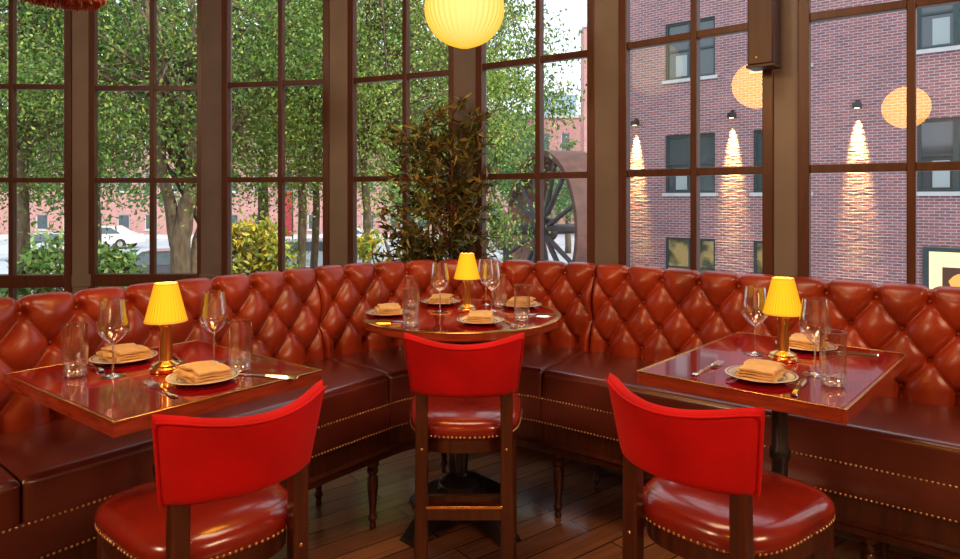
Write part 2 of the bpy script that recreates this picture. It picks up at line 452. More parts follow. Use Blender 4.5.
def path_fn(kind, L):
    # s runs 0..L ; returns function (s, off, z) -> local bench coords, s measured along the back face
    if kind == 'left':
        return lambda s, off: Vector((-s, RF + off))
    if kind == 'right':
        return lambda s, off: Vector((RF + off, -s))
    def corner(s, off):
        a = pi / 2 - s / L * pi / 2
        return Vector(((RF + off) * cos(a), (RF + off) * sin(a)))
    return corner

def build_unit(kind, L, cols, label, legs, seams):
    root = thing('banquette', label, 'banquette', (CX, CY, 0), AN)
    P = path_fn(kind, L)
    flip = kind != 'left'
    pitch = L / cols
    def P3(s, off, z):
        q = P(s, off); return (q.x, q.y, z)
    sgap = .004
    def ss(n): return [sgap + (L - 2 * sgap) * i / n for i in range(n + 1)]
    # --- backrest: profile (off, z, nx, nz, weight)
    prof = []
    lean = .10
    def foff(z): return BD + (z - HS) * lean
    nz = 58; zb, zt = .60, 1.072
    for i in range(nz + 1):
        z = zb + (zt - zb) * i / nz
        prof.append((foff(z), z, -1, .12, min(1, max(0, (z - .62) / .05))))
    R = .032; cxo = foff(zt) + R
    for i in range(1, 13):
        a = pi - pi * i / 12
        prof.append((cxo + R * cos(a), zt + R * .8 * sin(a), cos(a), sin(a), max(0, cos(pi * (i / 12) / 1.7))))
    for z in (1.0, .8, .6, .45, .34):
        prof.append((cxo + R, z, 1, 0, 0))
    A = .044
    n = int(L / .0065)
    rows = []
    for s in ss(n):
        sp = s / pitch
        edge = min(1.0, min(s, L - s) / .02); edge = sqrt(max(edge, 0))
        row = []
        for (off, z, nx, nzv, wgt) in prof:
            if wgt > 0:
                k = (Z1 - z) / (2 * RSP)
                k = max(0.0, min(1.5, k))
                a = sp + k; b = sp - k
                sa = abs(sin(pi * a)); sb = abs(sin(pi * b))
                if kind != 'left': sa, sb = sb, sa
                h = sa ** .26 * sb ** .52
                if z > Z1:
                    fd = max(.35, 1 - (z - Z1) / .03 * .65)
                    h = 1 + (h - 1) * fd
                    h *= 1 - .25 * min(1, (z - Z1) / .03)
                # pull-in at each button
                fa = a - round(a); fb = b - round(b)
                ds = (fa + fb) / 2 * pitch; dz = (fa - fb) / 2 * 2 * RSP
                dist = hypot(ds, dz)
                h -= .55 * math.exp(-(dist / .015) ** 2)
                # gathered pleats running over the top edge from the top row
                if z > Z1:
                    fs = sp - round(sp)
                    g = math.exp(-(fs * pitch / .05) ** 2)
                    h += .07 * g * cos(2 * pi * fs * pitch / .014) * min(1, (z - Z1) / .03)
                h = h * A * wgt * edge
            else: h = 0
            row.append(P3(s, off + nx * h, z + nzv * h * (.8 if z > Z1 else .2)))
        rows.append(row)
    mb = MB().grid(rows, flip=not flip)
    for r, fl in ((rows[0], flip), (rows[-1], not flip)):
        o = len(mb.v); mb.v += list(r); idx = tuple(range(o, o + len(r))); mb.f.append(idx if fl else idx[::-1])
    obj('backrest', mb, 'leather', root, smooth=180)
    # buttons, one mesh shared
    bm = MB(); bm.lathe([(.0095, 0), (.0095, .003), (.007, .006), (.002, .0075)], 12)
    first = None
    for r in range(4):
        z = Z1 - r * RSP
        for c in range(cols + 1):
            s = (c + (.5 if r % 2 else 0)) * pitch
            if s < .03 or s > L - .03: continue
            q = P(s, foff(z) + .012); q2 = P(s, 0)
            d = Vector((q.x - q2.x, q.y - q2.y, 0)).normalized()
            if first is None: first = b = obj('button', bm, 'leather', root)
            else: b = first.copy(); C.objects.link(b)
            b.location = (q.x, q.y, z); b.rotation_euler = (-d).to_track_quat('Z', 'Y').to_euler()
    # --- seat cushions between seams
    edges = [0] + seams + [L]
    for a0, a1 in zip(edges[:-1], edges[1:]):
        nn = max(6, int((a1 - a0) / .03))
        S = [a0 + .003 + (a1 - a0 - .006) * (i / nn) for i in range(nn + 1)]
        S = [a0 + .003, a0 + .006, a0 + .014] + S[1:-1] + [a1 - .014, a1 - .006, a1 - .003]
        cs = []
        r = .028
        for (o_, z_) in [(.0, .545), (.0, .58), (.0, .62)]: cs.append((o_, z_, 0))
        for i in range(0, 7):
            t = i / 6 * pi / 2; cs.append((r - r * cos(t), HS - r + r * sin(t), sin(t)))
        for i in range(1, 9):
            cs.append((r + (BD + .01 - r) * i / 8, HS + .012 * sin(pi * i / 8 * .9), 1))
        rowsc = []
        for s in S:
            e = min(s - a0, a1 - s); dip = .012 * math.exp(-((e - .003) / .006))
            rowsc.append([P3(s, o_ + dip * (1 - up), z_ - dip * up) for (o_, z_, up) in cs])
        mb = MB().grid(rowsc, flip=not flip)
        for r_, fl in ((rowsc[0], flip), (rowsc[-1], not flip)):
            o = len(mb.v); ext = list(r_) + [(r_[-1][0], r_[-1][1], .545)]
            mb.v += ext; idx = tuple(range(o, o + len(ext))); mb.f.append(idx if fl else idx[::-1])
        obj('seat_cushion', mb, 'seat_leather', root, smooth=60)
    # --- front panel, apron
    def band(name, cs, mat, bev=0, a0=0, a1=L):
        nn = max(2, int(L / .05)); rws = []
        for i in range(nn + 1):
            s = a0 + .002 + (a1 - a0 - .004) * i / nn
            rws.append([P3(s, o_, z_) for o_, z_ in cs])
        mb = MB().grid(rws, closed_v=True, flip=not flip)
        for r_ in (rws[0], rws[-1]):
            o = len(mb.v); mb.v += list(r_); mb.f.append(tuple(range(o, o + len(r_))))
        return obj(name, mb, mat, root, smooth=40, fix=True)
    ob = cxo + R - .01
    band('front_panel', [(.004, .43), (-.002, .46), (-.002, .52), (.004, .545), (ob, .545), (ob, .43)], 'seat_leather')
    band('apron', [(.016, .335), (.016, .43), (ob, .43), (ob, .335)], 'wood')
    band('base_moulding', [(-.004, .335), (.004, .328), (.004, .305), (.012, .30), (ob - .005, .30), (ob - .005, .335), (.012, .345)], 'wood')
    # nailhead rows
    for z in (.540, .432):
        mb = MB(); k = 0; s = .01
        Lf = L * (RF / (RF + BD)) if kind == 'corner' else L
        m_ = int(Lf / .0155)
        for i in range(m_):
            s = L * (i + .5) / m_
            q = P3(s, -.001, z); q2 = P3(s, .1, z)
            mb.bead(q, (q[0] - q2[0], q[1] - q2[1], 0), .0045)
        obj('nailhead_trim', mb, 'nail', root, smooth=180)['kind'] = 'stuff'
    # turned legs
    lp = [(.013, 0), (.017, .012), (.012, .028), (.020, .040), (.022, .050), (.016, .062), (.014, .07), (.019, .12), (.026, .19), (.024, .225), (.017, .235), (.026, .248), (.026, .258), (.018, .268), (.030, .276), (.030, .302)]
    lm = MB().lathe(lp, 20); f0 = None
    for (s, off) in legs:
        q = P3(s, off, 0)
        if f0 is None: f0 = l = obj('leg', lm, 'wood', root)
        else: l = f0.copy(); C.objects.link(l)
        l.location = q
    return root
LL = 2.70
build_unit('left', LL, 15, 'long tufted red-brown leather banquette on the left, behind the left square table', [(.06, .05), (.06, .42), (1.3, .05), (1.3, .42), (2.6, .05), (2.6, .42)], [1.42])
build_unit('corner', (RF + BD + .03) * pi / 2, 9, 'curved corner section of tufted red-brown leather banquette behind the round table', [(.7, .10), (.7, .42)], [(RF + BD + .03) * pi / 4])
build_unit('right', 2.52, 14, 'long tufted red leather banquette on the right, under the windows facing the brick building', [(.06, .05), (.06, .42), (1.3, .05), (1.3, .42), (2.4, .05), (2.4, .42)], [])

# ------------------------------------------------------------------ tables
HT = .93
def ribbonless(): pass
def iron_base(root, rad, k_=1):
    # column with collars
    prof = [(.030, .10), (.034, .12), (.034, .15), (.024, .17), (.024, .30), (.031, .31), (.031, .335), (.024, .345), (.024, .62), (.031, .63), (.031, .655), (.024, .665), (.024, HT - .06), (.05, HT - .05), (.05, HT - .04)]
    if k_ > 1: prof = [(.040, .14), (.044, .17), (.030, .19), (.040, .205), (.026, .22), (.028, .26), (.036, .36), (.040, .385), (.028, .40), (.042, .415), (.040, .44), (.026, .46), (.024, .62), (.031, .63), (.031, .655), (.024, .665), (.024, HT - .06), (.05, HT - .05), (.05, HT - .04)]
    obj('column', MB().lathe(prof, 24), 'iron', root)
    mp = MB(); mp.box(-.17, .17, -.02, .02, HT - .05, HT - .038); mp.box(-.02, .02, -.17, .17, HT - .05, HT - .038)
    obj('mounting_plate', mp, 'iron', root)
    hub = MB().lathe([(.07, .085), (.075 * k_, .10 * k_), (.07 * k_, .125 * k_), (.045 * k_, .14 * k_), (.032, .145 * k_)], 24)
    obj('base_hub', hub, 'iron', root)
    leg = MB()
    N = 10; rows = []
    for i in range(N + 1):
        t = i / N; x = .045 + (rad - .045) * t
        zt = .125 * k_ - (.125 * k_ - .025) * (t ** 1.8); zb = max(0.0, .085 * (1 - t * 1.15) ** .8 if t < .86 else 0)
        w_ = (.026 + .012 * t) * k_
        rows.append([(x, -w_, zb), (x, w_, zb), (x, w_ * .7, zt), (x, -w_ * .7, zt)])
    leg.grid(rows, closed_v=True)
    leg.add(rows[0], [(0, 1, 2, 3)]); leg.add(rows[-1], [(3, 2, 1, 0)])
    f0 = None
    for k in range(4):
        if f0 is None: f0 = o = obj('foot', leg, 'iron', root, bevel=.004, fix=True)
        else: o = f0.copy(); C.objects.link(o)
        o.rotation_euler = (0, 0, pi / 4 + k * pi / 2)

def square_table(label, cx, cy, sx, sy, rz):
    root = thing('dining_table', label, 'table', (cx, cy, 0), rz, 'square dining tables')
    e = .012
    obj('tabletop', MB().box(-sx / 2 + e, sx / 2 - e, -sy / 2 + e, sy / 2 - e, HT - .038, HT), 'lacquer', root)
    ed = MB()
    ed.box(-sx / 2, sx / 2, -sy / 2, -sy / 2 + e, HT - .037, HT - .001); ed.box(-sx / 2, sx / 2, sy / 2 - e, sy / 2, HT - .037, HT - .001)
    ed.box(-sx / 2, -sx / 2 + e, -sy / 2 + e, sy / 2 - e, HT - .037, HT - .001); ed.box(sx / 2 - e, sx / 2, -sy / 2 + e, sy / 2 - e, HT - .037, HT - .001)
    obj('edge_band', ed, 'table_wood', root, bevel=.0015)
    br = MB(); b = .006
    for (a0, a1, b0, b1) in ((-sx / 2 - .001, sx / 2 + .001, -sy / 2 - .001, -sy / 2 + b), (-sx / 2 - .001, sx / 2 + .001, sy / 2 - b, sy / 2 + .001), (-sx / 2 - .001, -sx / 2 + b, -sy / 2 + b, sy / 2 - b), (sx / 2 - b, sx / 2 + .001, -sy / 2 + b, sy / 2 - b)):
        br.box(a0, a1, b0, b1, HT - .004, HT + .0015)
    obj('brass_inlay', br, 'brass', root, bevel=.0007)
    iron_base(root, .26)
    return root
square_table('square burgundy table on the left, set in front of the long left banquette', -.943, 2.03, .605, .705, radians(52.3))
square_table('square burgundy table on the right, set in front of the banquette facing the brick building', .950, 2.155, .80, .57, radians(48.5))
RT = (-.083, 3.06)
rt = thing('round_table', 'round burgundy table with a bright metal rim in the banquette corner', 'table', (RT[0], RT[1], 0), 0)
obj('tabletop', MB().lathe([(.001, HT - .03), (.42, HT - .03), (.430, HT - .02), (.430, HT), (.001, HT)], 96, cap=False), 'lacquer', rt)
obj('metal_rim', MB().lathe([(.424, HT - .0005), (.424, HT + .0015), (.445, HT + .0015), (.4475, HT - .001), (.4475, HT - .005), (.43, HT - .005)], 96, cap=False), 'brass', rt)
obj('edge_band', MB().lathe([(.4305, HT - .005), (.4465, HT - .005), (.4465, HT - .030), (.442, HT - .035), (.4305, HT - .035)], 96, cap=False), 'table_wood', rt)
iron_base(rt, .31, 1.45)

# ------------------------------------------------------------------ counter stools
def make_stool():
    root = thing('counter_stool', 'stool', 'stool', group='counter stools with red velvet backs')
    # seat outline (superellipse, wider at the front), origin under seat centre, +Y = front
    def outline(k, grow=0.0):
        a = 2 * pi * k / 64; ca, sa = cos(a), sin(a); p = 2 / 3.9
        x = math.copysign(abs(ca) ** p, ca); y = math.copysign(abs(sa) ** p, sa)
        wx = .197 + .022 * y + grow; wy = .20 + grow
        y2 = y * wy + .04
        if y < 0: y2 -= .02 * (1 - x * x) * 1.0
        return x * wx, y2
    rows = []
    for (g, z) in [(-.012, .646), (-.002, .650), (.002, .658), (.006, .672), (.004, .686), (-.006, .700), (-.022, .710), (-.05, .718), (-.09, .723), (-.14, .725), (-.18, .726)]:
        rows.append([(*outline(k, g), z) for k in range(64)])
    mb = MB().grid(rows, closed_v=True, flip=True)
    o = len(mb.v); mb.v += rows[-1]; mb.f.append(tuple(range(o, o + 64)))
    obj('seat', mb, 'chair_leather', root, smooth=180, fix=True)
    nb = MB()
    fine = [outline(64 * k / 1024, .0035) for k in range(1025)]
    acc = [0.0]
    for a_, b_ in zip(fine[:-1], fine[1:]): acc.append(acc[-1] + hypot(b_[0] - a_[0], b_[1] - a_[1]))
    m_ = 96; k = 0
    for q in range(m_):
        while acc[k + 1] < acc[-1] * q / m_: k += 1
        (x, y), (xb, yb) = fine[k], fine[k + 1]
        nb.bead((x, y, .658), (yb - y, xb * 0 - (xb - x), 0), .0042)
    obj('nailhead_trim', nb, 'nail', root, smooth=180)['kind'] = 'stuff'
    rows = [[(*outline(k, g), z) for k in range(64)] for (g, z) in [(-.02, .597), (-.012, .600), (-.012, .647), (-.05, .647)]]
    mb = MB().grid(rows, closed_v=True, flip=True)
    for r_ in (rows[0], rows[-1]):
        o = len(mb.v); mb.v += r_; mb.f.append(tuple(range(o, o + 64)))
    obj('seat_frame', mb, 'wood', root, fix=True)
    # backrest: curved padded panel
    nu, nv = 36, 16; rows = []
    T = .021
    def bp(u, v, side):
        # u -1..1 across, v 0..1 up
        half = (.172 + .026 * v)
        zt = 1.018 - .030 * (1 - u * u) - .008 * (abs(u) ** 8); zb_ = .798 + .012 * (1 - u * u) + .006 * abs(u) ** 8
        z = zb_ + (zt - zb_) * v
        x = half * u
        y = -.262 + .085 * u * u - .035 * (v - .3)
        return x, y, z
    ring = []
    # closed cross-section going round (v) for each u : back face up, over the top, front face down
    for i in range(nu + 1):
        u = -1 + 2 * i / nu
        endf = sqrt(max(0, 1 - max(0, (abs(u) - .93) / .07) ** 2)) * .75 + .25
        row = []
        for j in range(nv + 1):
            v = j / nv; x, y, z = bp(u, v, 0); bul = T * (min(1, min(v, 1 - v) / .08) ** .5) * endf
            row.append((x, y - bul, z))
        for j in range(nv - 1, 0, -1):
            v = j / nv; x, y, z = bp(u, v, 0); bul = T * (min(1, min(v, 1 - v) / .08) ** .5) * endf
            row.append((x, y + bul * 1.25, z))
        rows.append(row)
    mb = MB().grid(rows, closed_v=True, flip=True)
    for r_ in (rows[0], rows[-1]):
        o = len(mb.v); mb.v += r_; mb.f.append(tuple(range(o, o + len(r_))))
    back = obj('backrest', mb, 'velvet', root, smooth=180, fix=True)
    pts = []
    for i in range(31):
        u = -1 + 2 * i / 30; x, y, z = bp(u, .93, 0); pts.append((x, y - T * 1.0, z))
    for j in range(1, 13):
        x, y, z = bp(1, .93 * (1 - j / 12), 0); pts.append((x + .001, y - T * .55, z))
    left = []
    for j in range(12, 0, -1):
        x, y, z = bp(-1, .93 * (1 - j / 12), 0); left.append((x - .001, y - T * .55, z))
    obj('piping', MB().tube(left + pts, .0026, 6), 'velvet', back, smooth=180)
    # legs
    for sx in (-1, 1):
        pts = []
        for i in range(13):
            t = i / 12; z = .845 * t
            y = -.178 - .05 * (1 - t) ** 2 - .010 * max(0, (t - .7) / .3)
            pts.append((sx * (.139 + .004 * (1 - t)), y, z))
        rws = []
        for (x, y, z) in pts:
            wv = .024 - .004 * min(1, z / .7); wy = .021 - .003 * min(1, z / .7)
            if z > .78: wy = .010
            rws.append([(x - wv, y - wy, z), (x + wv, y - wy, z), (x + wv, y + wy, z), (x - wv, y + wy, z)])
        mb = MB().grid(rws, closed_v=True); mb.add(rws[0], [(0, 1, 2, 3)]); mb.add(rws[-1], [(3, 2, 1, 0)])
        obj('leg', mb, 'wood', root, bevel=.004, fix=True)
        rws = []
        for i in range(7):
            t = i / 6; z = .625 * t; x = sx * (.172 + .008 * (1 - t)); y = .185 + .02 * (1 - t); wv = .014 + .007 * t
            rws.append([(x - wv, y - wv, z), (x + wv, y - wv, z), (x + wv, y + wv, z), (x - wv, y + wv, z)])
        mb = MB().grid(rws, closed_v=True); mb.add(rws[0], [(0, 1, 2, 3)]); mb.add(rws[-1], [(3, 2, 1, 0)])
        obj('leg', mb, 'wood', root, bevel=.004, fix=True)
        obj('stretcher', MB().box(sx * .158 - .010, sx * .158 + .010, -.19, .18, .30, .335), 'wood', root, bevel=.003)
        sc_ = MB().bead((sx * .139, -.199, .625), (0, -1, .1), .006)
        obj('screw_cap', sc_, 'nail', root, smooth=180)
    obj('stretcher', MB().box(-.165, .165, .180, .205, .26, .305), 'wood', root, bevel=.003)
    fr = obj('footrest', MB().box(-.13, .13, -.208, -.180, .395, .437), 'wood', root, bevel=.003)
    obj('brass_strip', MB().box(-.125, .125, -.211, -.178, .434, .443), 'brass', fr, bevel=.001)
    return root
G = 'counter stools with red velvet backs'
inst('stool', make_stool, 'red velvet backed stool at the round table, seen straight from behind', (-.052, 2.43, 0), 0, G)
inst('stool', make_stool, 'red velvet backed stool pulled up to the left square table', (-.665, 1.665, 0), radians(44), G)
inst('stool', make_stool, 'red velvet backed stool pulled up to the right square table', (.610, 1.712, 0), radians(-47), G)

# ------------------------------------------------------------------ tableware builders
def make_wine_glass():
    root = thing('wine_glass', '', 'wine glass', group='stemmed wine glasses')
    bowl = [(.003, .093), (.010, .096), (.024, .108), (.038, .124), (.0445, .136), (.0435, .150), (.040, .175), (.0365, .200), (.0335, .224)]
    inner = [(r - .0012, z + (.0015 if i < 3 else 0)) for i, (r, z) in enumerate(bowl)][::-1]
    obj('bowl', MB().lathe(bowl + inner, 40, cap=False), 'glass', root, smooth=80)
    obj('stem', MB().lathe([(.0045, .004), (.0032, .012), (.0028, .05), (.0032, .085), (.006, .094)], 14), 'glass_base', root, smooth=80)
    obj('foot', MB().lathe([(.036, 0), (.036, .0012), (.02, .0028), (.006, .006), (.0035, .008)], 36), 'glass_base', root, smooth=80)
    return root
def make_tumbler():
    root = thing('tumbler', '', 'drinking glass', group='straight water tumblers')
    rib = lambda a, z: 1 + .018 * cos(22 * a) * (1 if .03 < z < .12 else 0)
    outer = [(.029, .0), (.031, .004), (.0325, .03), (.0325, .035), (.0335, .08), (.034, .115), (.034, .122), (.034, .150)]
    inn = [(.0322, .150), (.032, .10), (.0305, .04), (.026, .026), (.001, .024)]
    obj('body', MB().lathe(outer + inn, 88, cap=False, rib=rib), 'glass', root, smooth=60)
    obj('base', MB().lathe([(.027, .001), (.0295, .005), (.0300, .016), (.026, .0225), (.012, .021)], 36), 'glass_base', root, smooth=60)
    obj('lip', MB().lathe([(.0340, .149), (.0342, .1508), (.0322, .1508), (.0320, .149)], 48, cap=False), 'glass_base', root, smooth=80)
    return root
def make_plate():
    root = thing('plate', '', 'plate', group='patterned side plates')
    obj('plate_body', MB().lathe([(.001, .002), (.05, .0015), (.054, 0), (.06, .0015), (.072, .008), (.096, .0135), (.0985, .0155), (.096, .0165), (.072, .0115), (.06, .006), (.05, .005), (.001, .005)], 64, cap=False), 'china', root, smooth=60)
    return root
def make_napkin_fold(seed=0):
    rnd = random.Random(seed)
    root = MB()
    L, W, t = .070, .048, .0062
    path = []
    n = 4
    z = .0035
    for k in range(n):
        xs = (-W, W) if k % 2 == 0 else (W, -W)
        for i in range(9):
            f = i / 8; x = xs[0] + (xs[1] - xs[0]) * f
            path.append((x * (1 - .04 * k), z + .0016 * sin(pi * f)))
        if k < n - 1:
            sg = 1 if xs[1] > 0 else -1
            for i in range(1, 5):
                a = -pi / 2 + pi * i / 5
                path.append((xs[1] * (1 - .04 * k) + sg * .0049 * cos(a), z + .0049 + .0049 * sin(a)))
            z += .0098
    lo, hi = [], []
    for i, (x, zz) in enumerate(path):
        a = path[max(0, i - 1)]; b = path[min(len(path) - 1, i + 1)]
        tx, tz = b[0] - a[0], b[1] - a[1]; q = hypot(tx, tz) or 1; nx, nz = -tz / q, tx / q
        lo.append((x - nx * t / 2, zz - nz * t / 2)); hi.append((x + nx * t / 2, zz + nz * t / 2))
    prof = lo + hi[::-1]
    rows = []
    for j in range(15):
        y = -L + 2 * L * j / 14
        e = abs(y) / L
        row = []
        for (x, zz) in prof:
            row.append((x + .003 * sin(5 * y / L + zz * 300), y + .002 * sin(x * 90 + zz * 200), max(.0002, zz * (1 - .18 * e ** 3) + .0012 * sin(9 * y / L + x * 60) * min(1, zz / .01))))
        rows.append(row)
    root.grid(rows, closed_v=True)
    for r_ in (rows[0], rows[-1]):
        o = len(root.v); root.v += r_; root.f.append(tuple(range(o, o + len(r_))))
    return root
def make_napkin():
    root = thing('napkin', '', 'napkin', group='folded linen napkins')
    obj('folded_cloth', make_napkin_fold(), 'napkin', root, smooth=50, fix=True)
    return root
def strip(pts):   # (x, z, halfwidth, halfthick)
    rows = [[(x, -w_, z - h), (x, -w_ * .6, z + h), (x, w_ * .6, z + h), (x, w_, z - h)] for x, z, w_, h in pts]
    mb = MB().grid(rows, closed_v=True); mb.add(rows[0], [(0, 1, 2, 3)]); mb.add(rows[-1], [(3, 2, 1, 0)])
    return mb
def make_fork():
    root = thing('fork', '', 'fork', group='steel dinner forks')
    obj('handle', strip([(-.10, .003, .004, .001), (-.095, .003, .0095, .0015), (-.07, .003, .0085, .0018), (-.03, .004, .0045, .002), (.01, .0075, .003, .002), (.035, .0095, .0038, .002), (.045, .008, .010, .0013), (.055, .006, .0125, .0011), (.064, .005, .0125, .0011)]), 'steel', root, fix=True, smooth=50)
    tn = MB()
    for k in range(4):
        y = -.0105 + .007 * k
        tn.tube([(.062, y, .005), (.08, y, .0045), (.095, y * .95, .006), (.102, y * .95, .008)], [.0018, .0017, .0014, .0007], 6)
    obj('tines', tn, 'steel', root, smooth=60)
    return root
def make_knife():
    root = thing('knife', '', 'knife', group='steel table knives')
    obj('handle', strip([(-.11, .004, .006, .002), (-.105, .004, .009, .0035), (-.05, .004, .008, .0035), (-.005, .004, .006, .003)]), 'steel', root, fix=True, smooth=50)
    obj('blade', strip([(-.005, .004, .006, .0025), (.003, .003, .0095, .0012), (.06, .002, .0105, .0009), (.085, .002, .008, .0008), (.10, .002, .002, .0006)]), 'steel', root, fix=True, smooth=50)
    return root
def make_lamp():
    root = thing('table_lamp', '', 'lamp', group='lit brass table lamps with pleated yellow shades')
    obj('base', MB().lathe([(.043, 0), (.045, .003), (.045, .012), (.040, .016), (.040, .022), (.034, .026), (.022, .030), (.019, .034)], 40), 'brass', root)
    obj('stem', MB().lathe([(.020, .032), (.0185, .04), (.0185, .135), (.021, .138), (.021, .144), (.010, .150), (.006, .17)], 32), 'brass', root)
    rib = lambda a, z: 1 + .018 * cos(36 * a)
    obj('shade', MB().lathe([(.059, .152), (.0325, .262), (.0315, .262), (.058, .152)], 216, cap=False, rib=rib), 'shade', root, smooth=60)
    obj('shade_trim', MB().lathe([(.0590, .149), (.0608, .149), (.0603, .155), (.0585, .155), (.0590, .149)], 72, cap=False), M['shade_trim'], root, smooth=60)
    obj('shade_trim', MB().lathe([(.0320, .259), (.0338, .259), (.0332, .264), (.0315, .264), (.0320, .259)], 72, cap=False), M['shade_trim'], root, smooth=60)
    obj('finial', MB().lathe([(.002, .17), (.010, .178), (.014, .190), (.010, .205), (.002, .212)], 20), 'bulb', root, smooth=180).name = 'bulb'
    l = bpy.data.lights.new('lamp_glow', 'POINT'); l.energy = 2.2; l.color = (1, .62, .22); l.shadow_soft_size = .02
    o = bpy.data.objects.new('lamp_glow', l); C.objects.link(o); o.parent = root; o.location = (0, 0, .225)
    return root
M['shade_trim'] = lantern_mat('shade_trim_cloth', .8, (1.0, .45, .01), (.8, .25, .004))

def at(u, v, z=HT):
    d = FPX * (HC - z) / (v - 198); return ((u - 480) / FPX * d, d, z)
GL = 'stemmed wine glasses'; TU = 'straight water tumblers'; PL = 'patterned side plates'; NA = 'folded linen napkins'; FO = 'steel dinner forks'; KN = 'steel table knives'; LA = 'lit brass table lamps with pleated yellow shades'
EPS = .0006
def up(p, e=EPS): return (p[0], p[1], p[2] + e)
# lamps
inst('lamp', make_lamp, 'lit brass table lamp with yellow shade on the left square table', up(at(166, 371)), 0, LA)
inst('lamp', make_lamp, 'lit brass table lamp with yellow shade on the round corner table', up(at(467, 311)), .3, LA)
inst('lamp', make_lamp, 'lit brass table lamp with yellow shade on the right square table', up(at(783, 360.5)), .6, LA)
# plates and napkins: (u, v, rz napkin, which)
for (u, v, a, wh) in [(124, 361, 52, 'at the far seat of the left square table'),
                      (203, 381, 47, 'at the near seat of the left square table, before the lamp'),
                      (388, 315, 12, 'at the left side of the round table'),
                      (441, 304, -5, 'at the back of the round table, left of the lamp'),
                      (480, 323, -3, 'at the front of the round table, nearest the stool'),
                      (521, 307, -20, 'at the right side of the round table'),
                      (761, 379, -35, 'at the near seat of the right square table'),
                      (806, 349, -40, 'at the far seat of the right square table, behind the lamp')]:
    p = at(u, v)
    inst('plate', make_plate, 'patterned plate ' + wh, up(p), 0, PL)
    inst('napkin', make_napkin, 'folded tan napkin ' + wh, up(p, .0090), radians(a), NA)
for (u, v, l) in [(113, 376, 'wine glass between the tumbler and the lamp on the left square table'),
                  (214, 363, 'wine glass right of the lamp on the left square table'),
                  (440, 312, 'wine glass left of the lamp on the round table'),
                  (486, 305, 'wine glass just right of the lamp on the round table, the farther of the two'),
                  (492, 311, 'wine glass right of the lamp on the round table, the nearer of the two'),
                  (755, 354, 'wine glass left of the lamp on the right square table'),
                  (815, 375, 'wine glass right of the lamp on the right square table')]:
    inst('wine', make_wine_glass, l, up(at(u, v)), random.random() * 6, GL)
for (u, v, l) in [(75, 376, 'clear ribbed tumbler near the left corner of the left square table'),
                  (240.5, 371, 'clear ribbed tumbler right of the near napkin on the left square table'),
                  (411, 326, 'clear ribbed tumbler at the front left of the round table'),
                  (411.5, 308, 'clear ribbed tumbler standing behind another at the left of the round table'),
                  (500, 307, 'clear ribbed tumbler behind the right wine glasses on the round table'),
                  (522, 320.5, 'clear ribbed tumbler at the front right of the round table'),
                  (833, 386, 'clear ribbed tumbler at the near right corner of the right square table')]:
    inst('tumbler', make_tumbler, l, up(at(u, v)), random.random(), TU)
def cut(kind, u0, v0, u1, v1, l):
    a = Vector(at(u0, v0)); b = Vector(at(u1, v1)); m_ = (a + b) / 2; d = b - a
    inst(kind, make_fork if kind == 'fork' else make_knife, l, up(m_, .0008), atan2(d.y, d.x), FO if kind == 'fork' else KN)
cut('fork', 182, 401, 143, 381, 'fork in front of the lamp on the left square table')
cut('fork', 172, 353, 184, 368, 'fork behind the lamp on the left square table')
cut('fork', 686, 379, 726, 361, 'fork on the left side of the right square table')
cut('fork', 502, 319, 518, 330, 'fork between the front plate and tumbler on the round table')
cut('knife', 283, 378, 246, 375, 'knife right of the tumbler on the left square table')
cut('knife', 100, 371, 88, 361, 'knife left of the far plate on the left square table')
cut('knife', 373, 322, 411, 322, 'knife in front of the left plate on the round table')
cut('knife', 549, 315, 522, 315, 'knife at the right edge of the round table')
cut('knife', 793, 398, 806, 377, 'knife right of the near plate on the right square table')
cut('knife', 852, 354, 829, 352, 'knife beside the far plate on the right square table')

# ------------------------------------------------------------------ hanging lanterns
def make_lantern(mat):
    def mk():
        root = thing('paper_lantern', '', 'lantern', group='round ribbed hanging lanterns')
        rib = lambda a, z: 1 + .012 * cos(40 * a)
        R = .178
        prof = [(R * sin(pi * i / 28) if 0 < i < 28 else .02, -R * .97 * cos(pi * i / 28)) for i in range(29)]
        prof = [(max(r, .03), z) for r, z in prof]
        obj('shade', MB().lathe(prof, 240, rib=rib), mat, root, smooth=50)
        obj('cap', MB().lathe([(.035, .168), (.035, .18), (.01, .19)], 20), 'iron', root)
        obj('cord', MB().tube([(0, 0, .18), (0, 0, 3.6 - 2.30)], .003, 6), 'iron', root)
        return root
    return mk
LG = 'round ribbed hanging lanterns'
o = inst('lantern', make_lantern('lantern'), 'round glowing ribbed lantern hanging above the round table', (-.07, 3.06, 2.30), 0, LG)
def mirror(p, a, b):
    d = Vector((b[0] - a[0], b[1] - a[1])).normalized(); n = Vector((-d.y, d.x)); q = Vector(p) - Vector(a)
    return Vector(p) - 2 * q.dot(n) * n
V1 = mirror(gp(757, 5.04), FAC[6][:2], FAC[6][2:]); V2 = mirror(gp(906, 5.7), FAC[7][:2], FAC[7][2:])
inst('lantern_far', make_lantern('lantern_far'), 'round glowing lantern hanging over the aisle left of the centre stool', (V1.x, V1.y, 2.29), 0, LG)
inst('lantern_far', make_lantern('lantern_far'), 'round glowing lantern hanging farther back in the room', (V2.x, V2.y, 2.21), 0, LG)
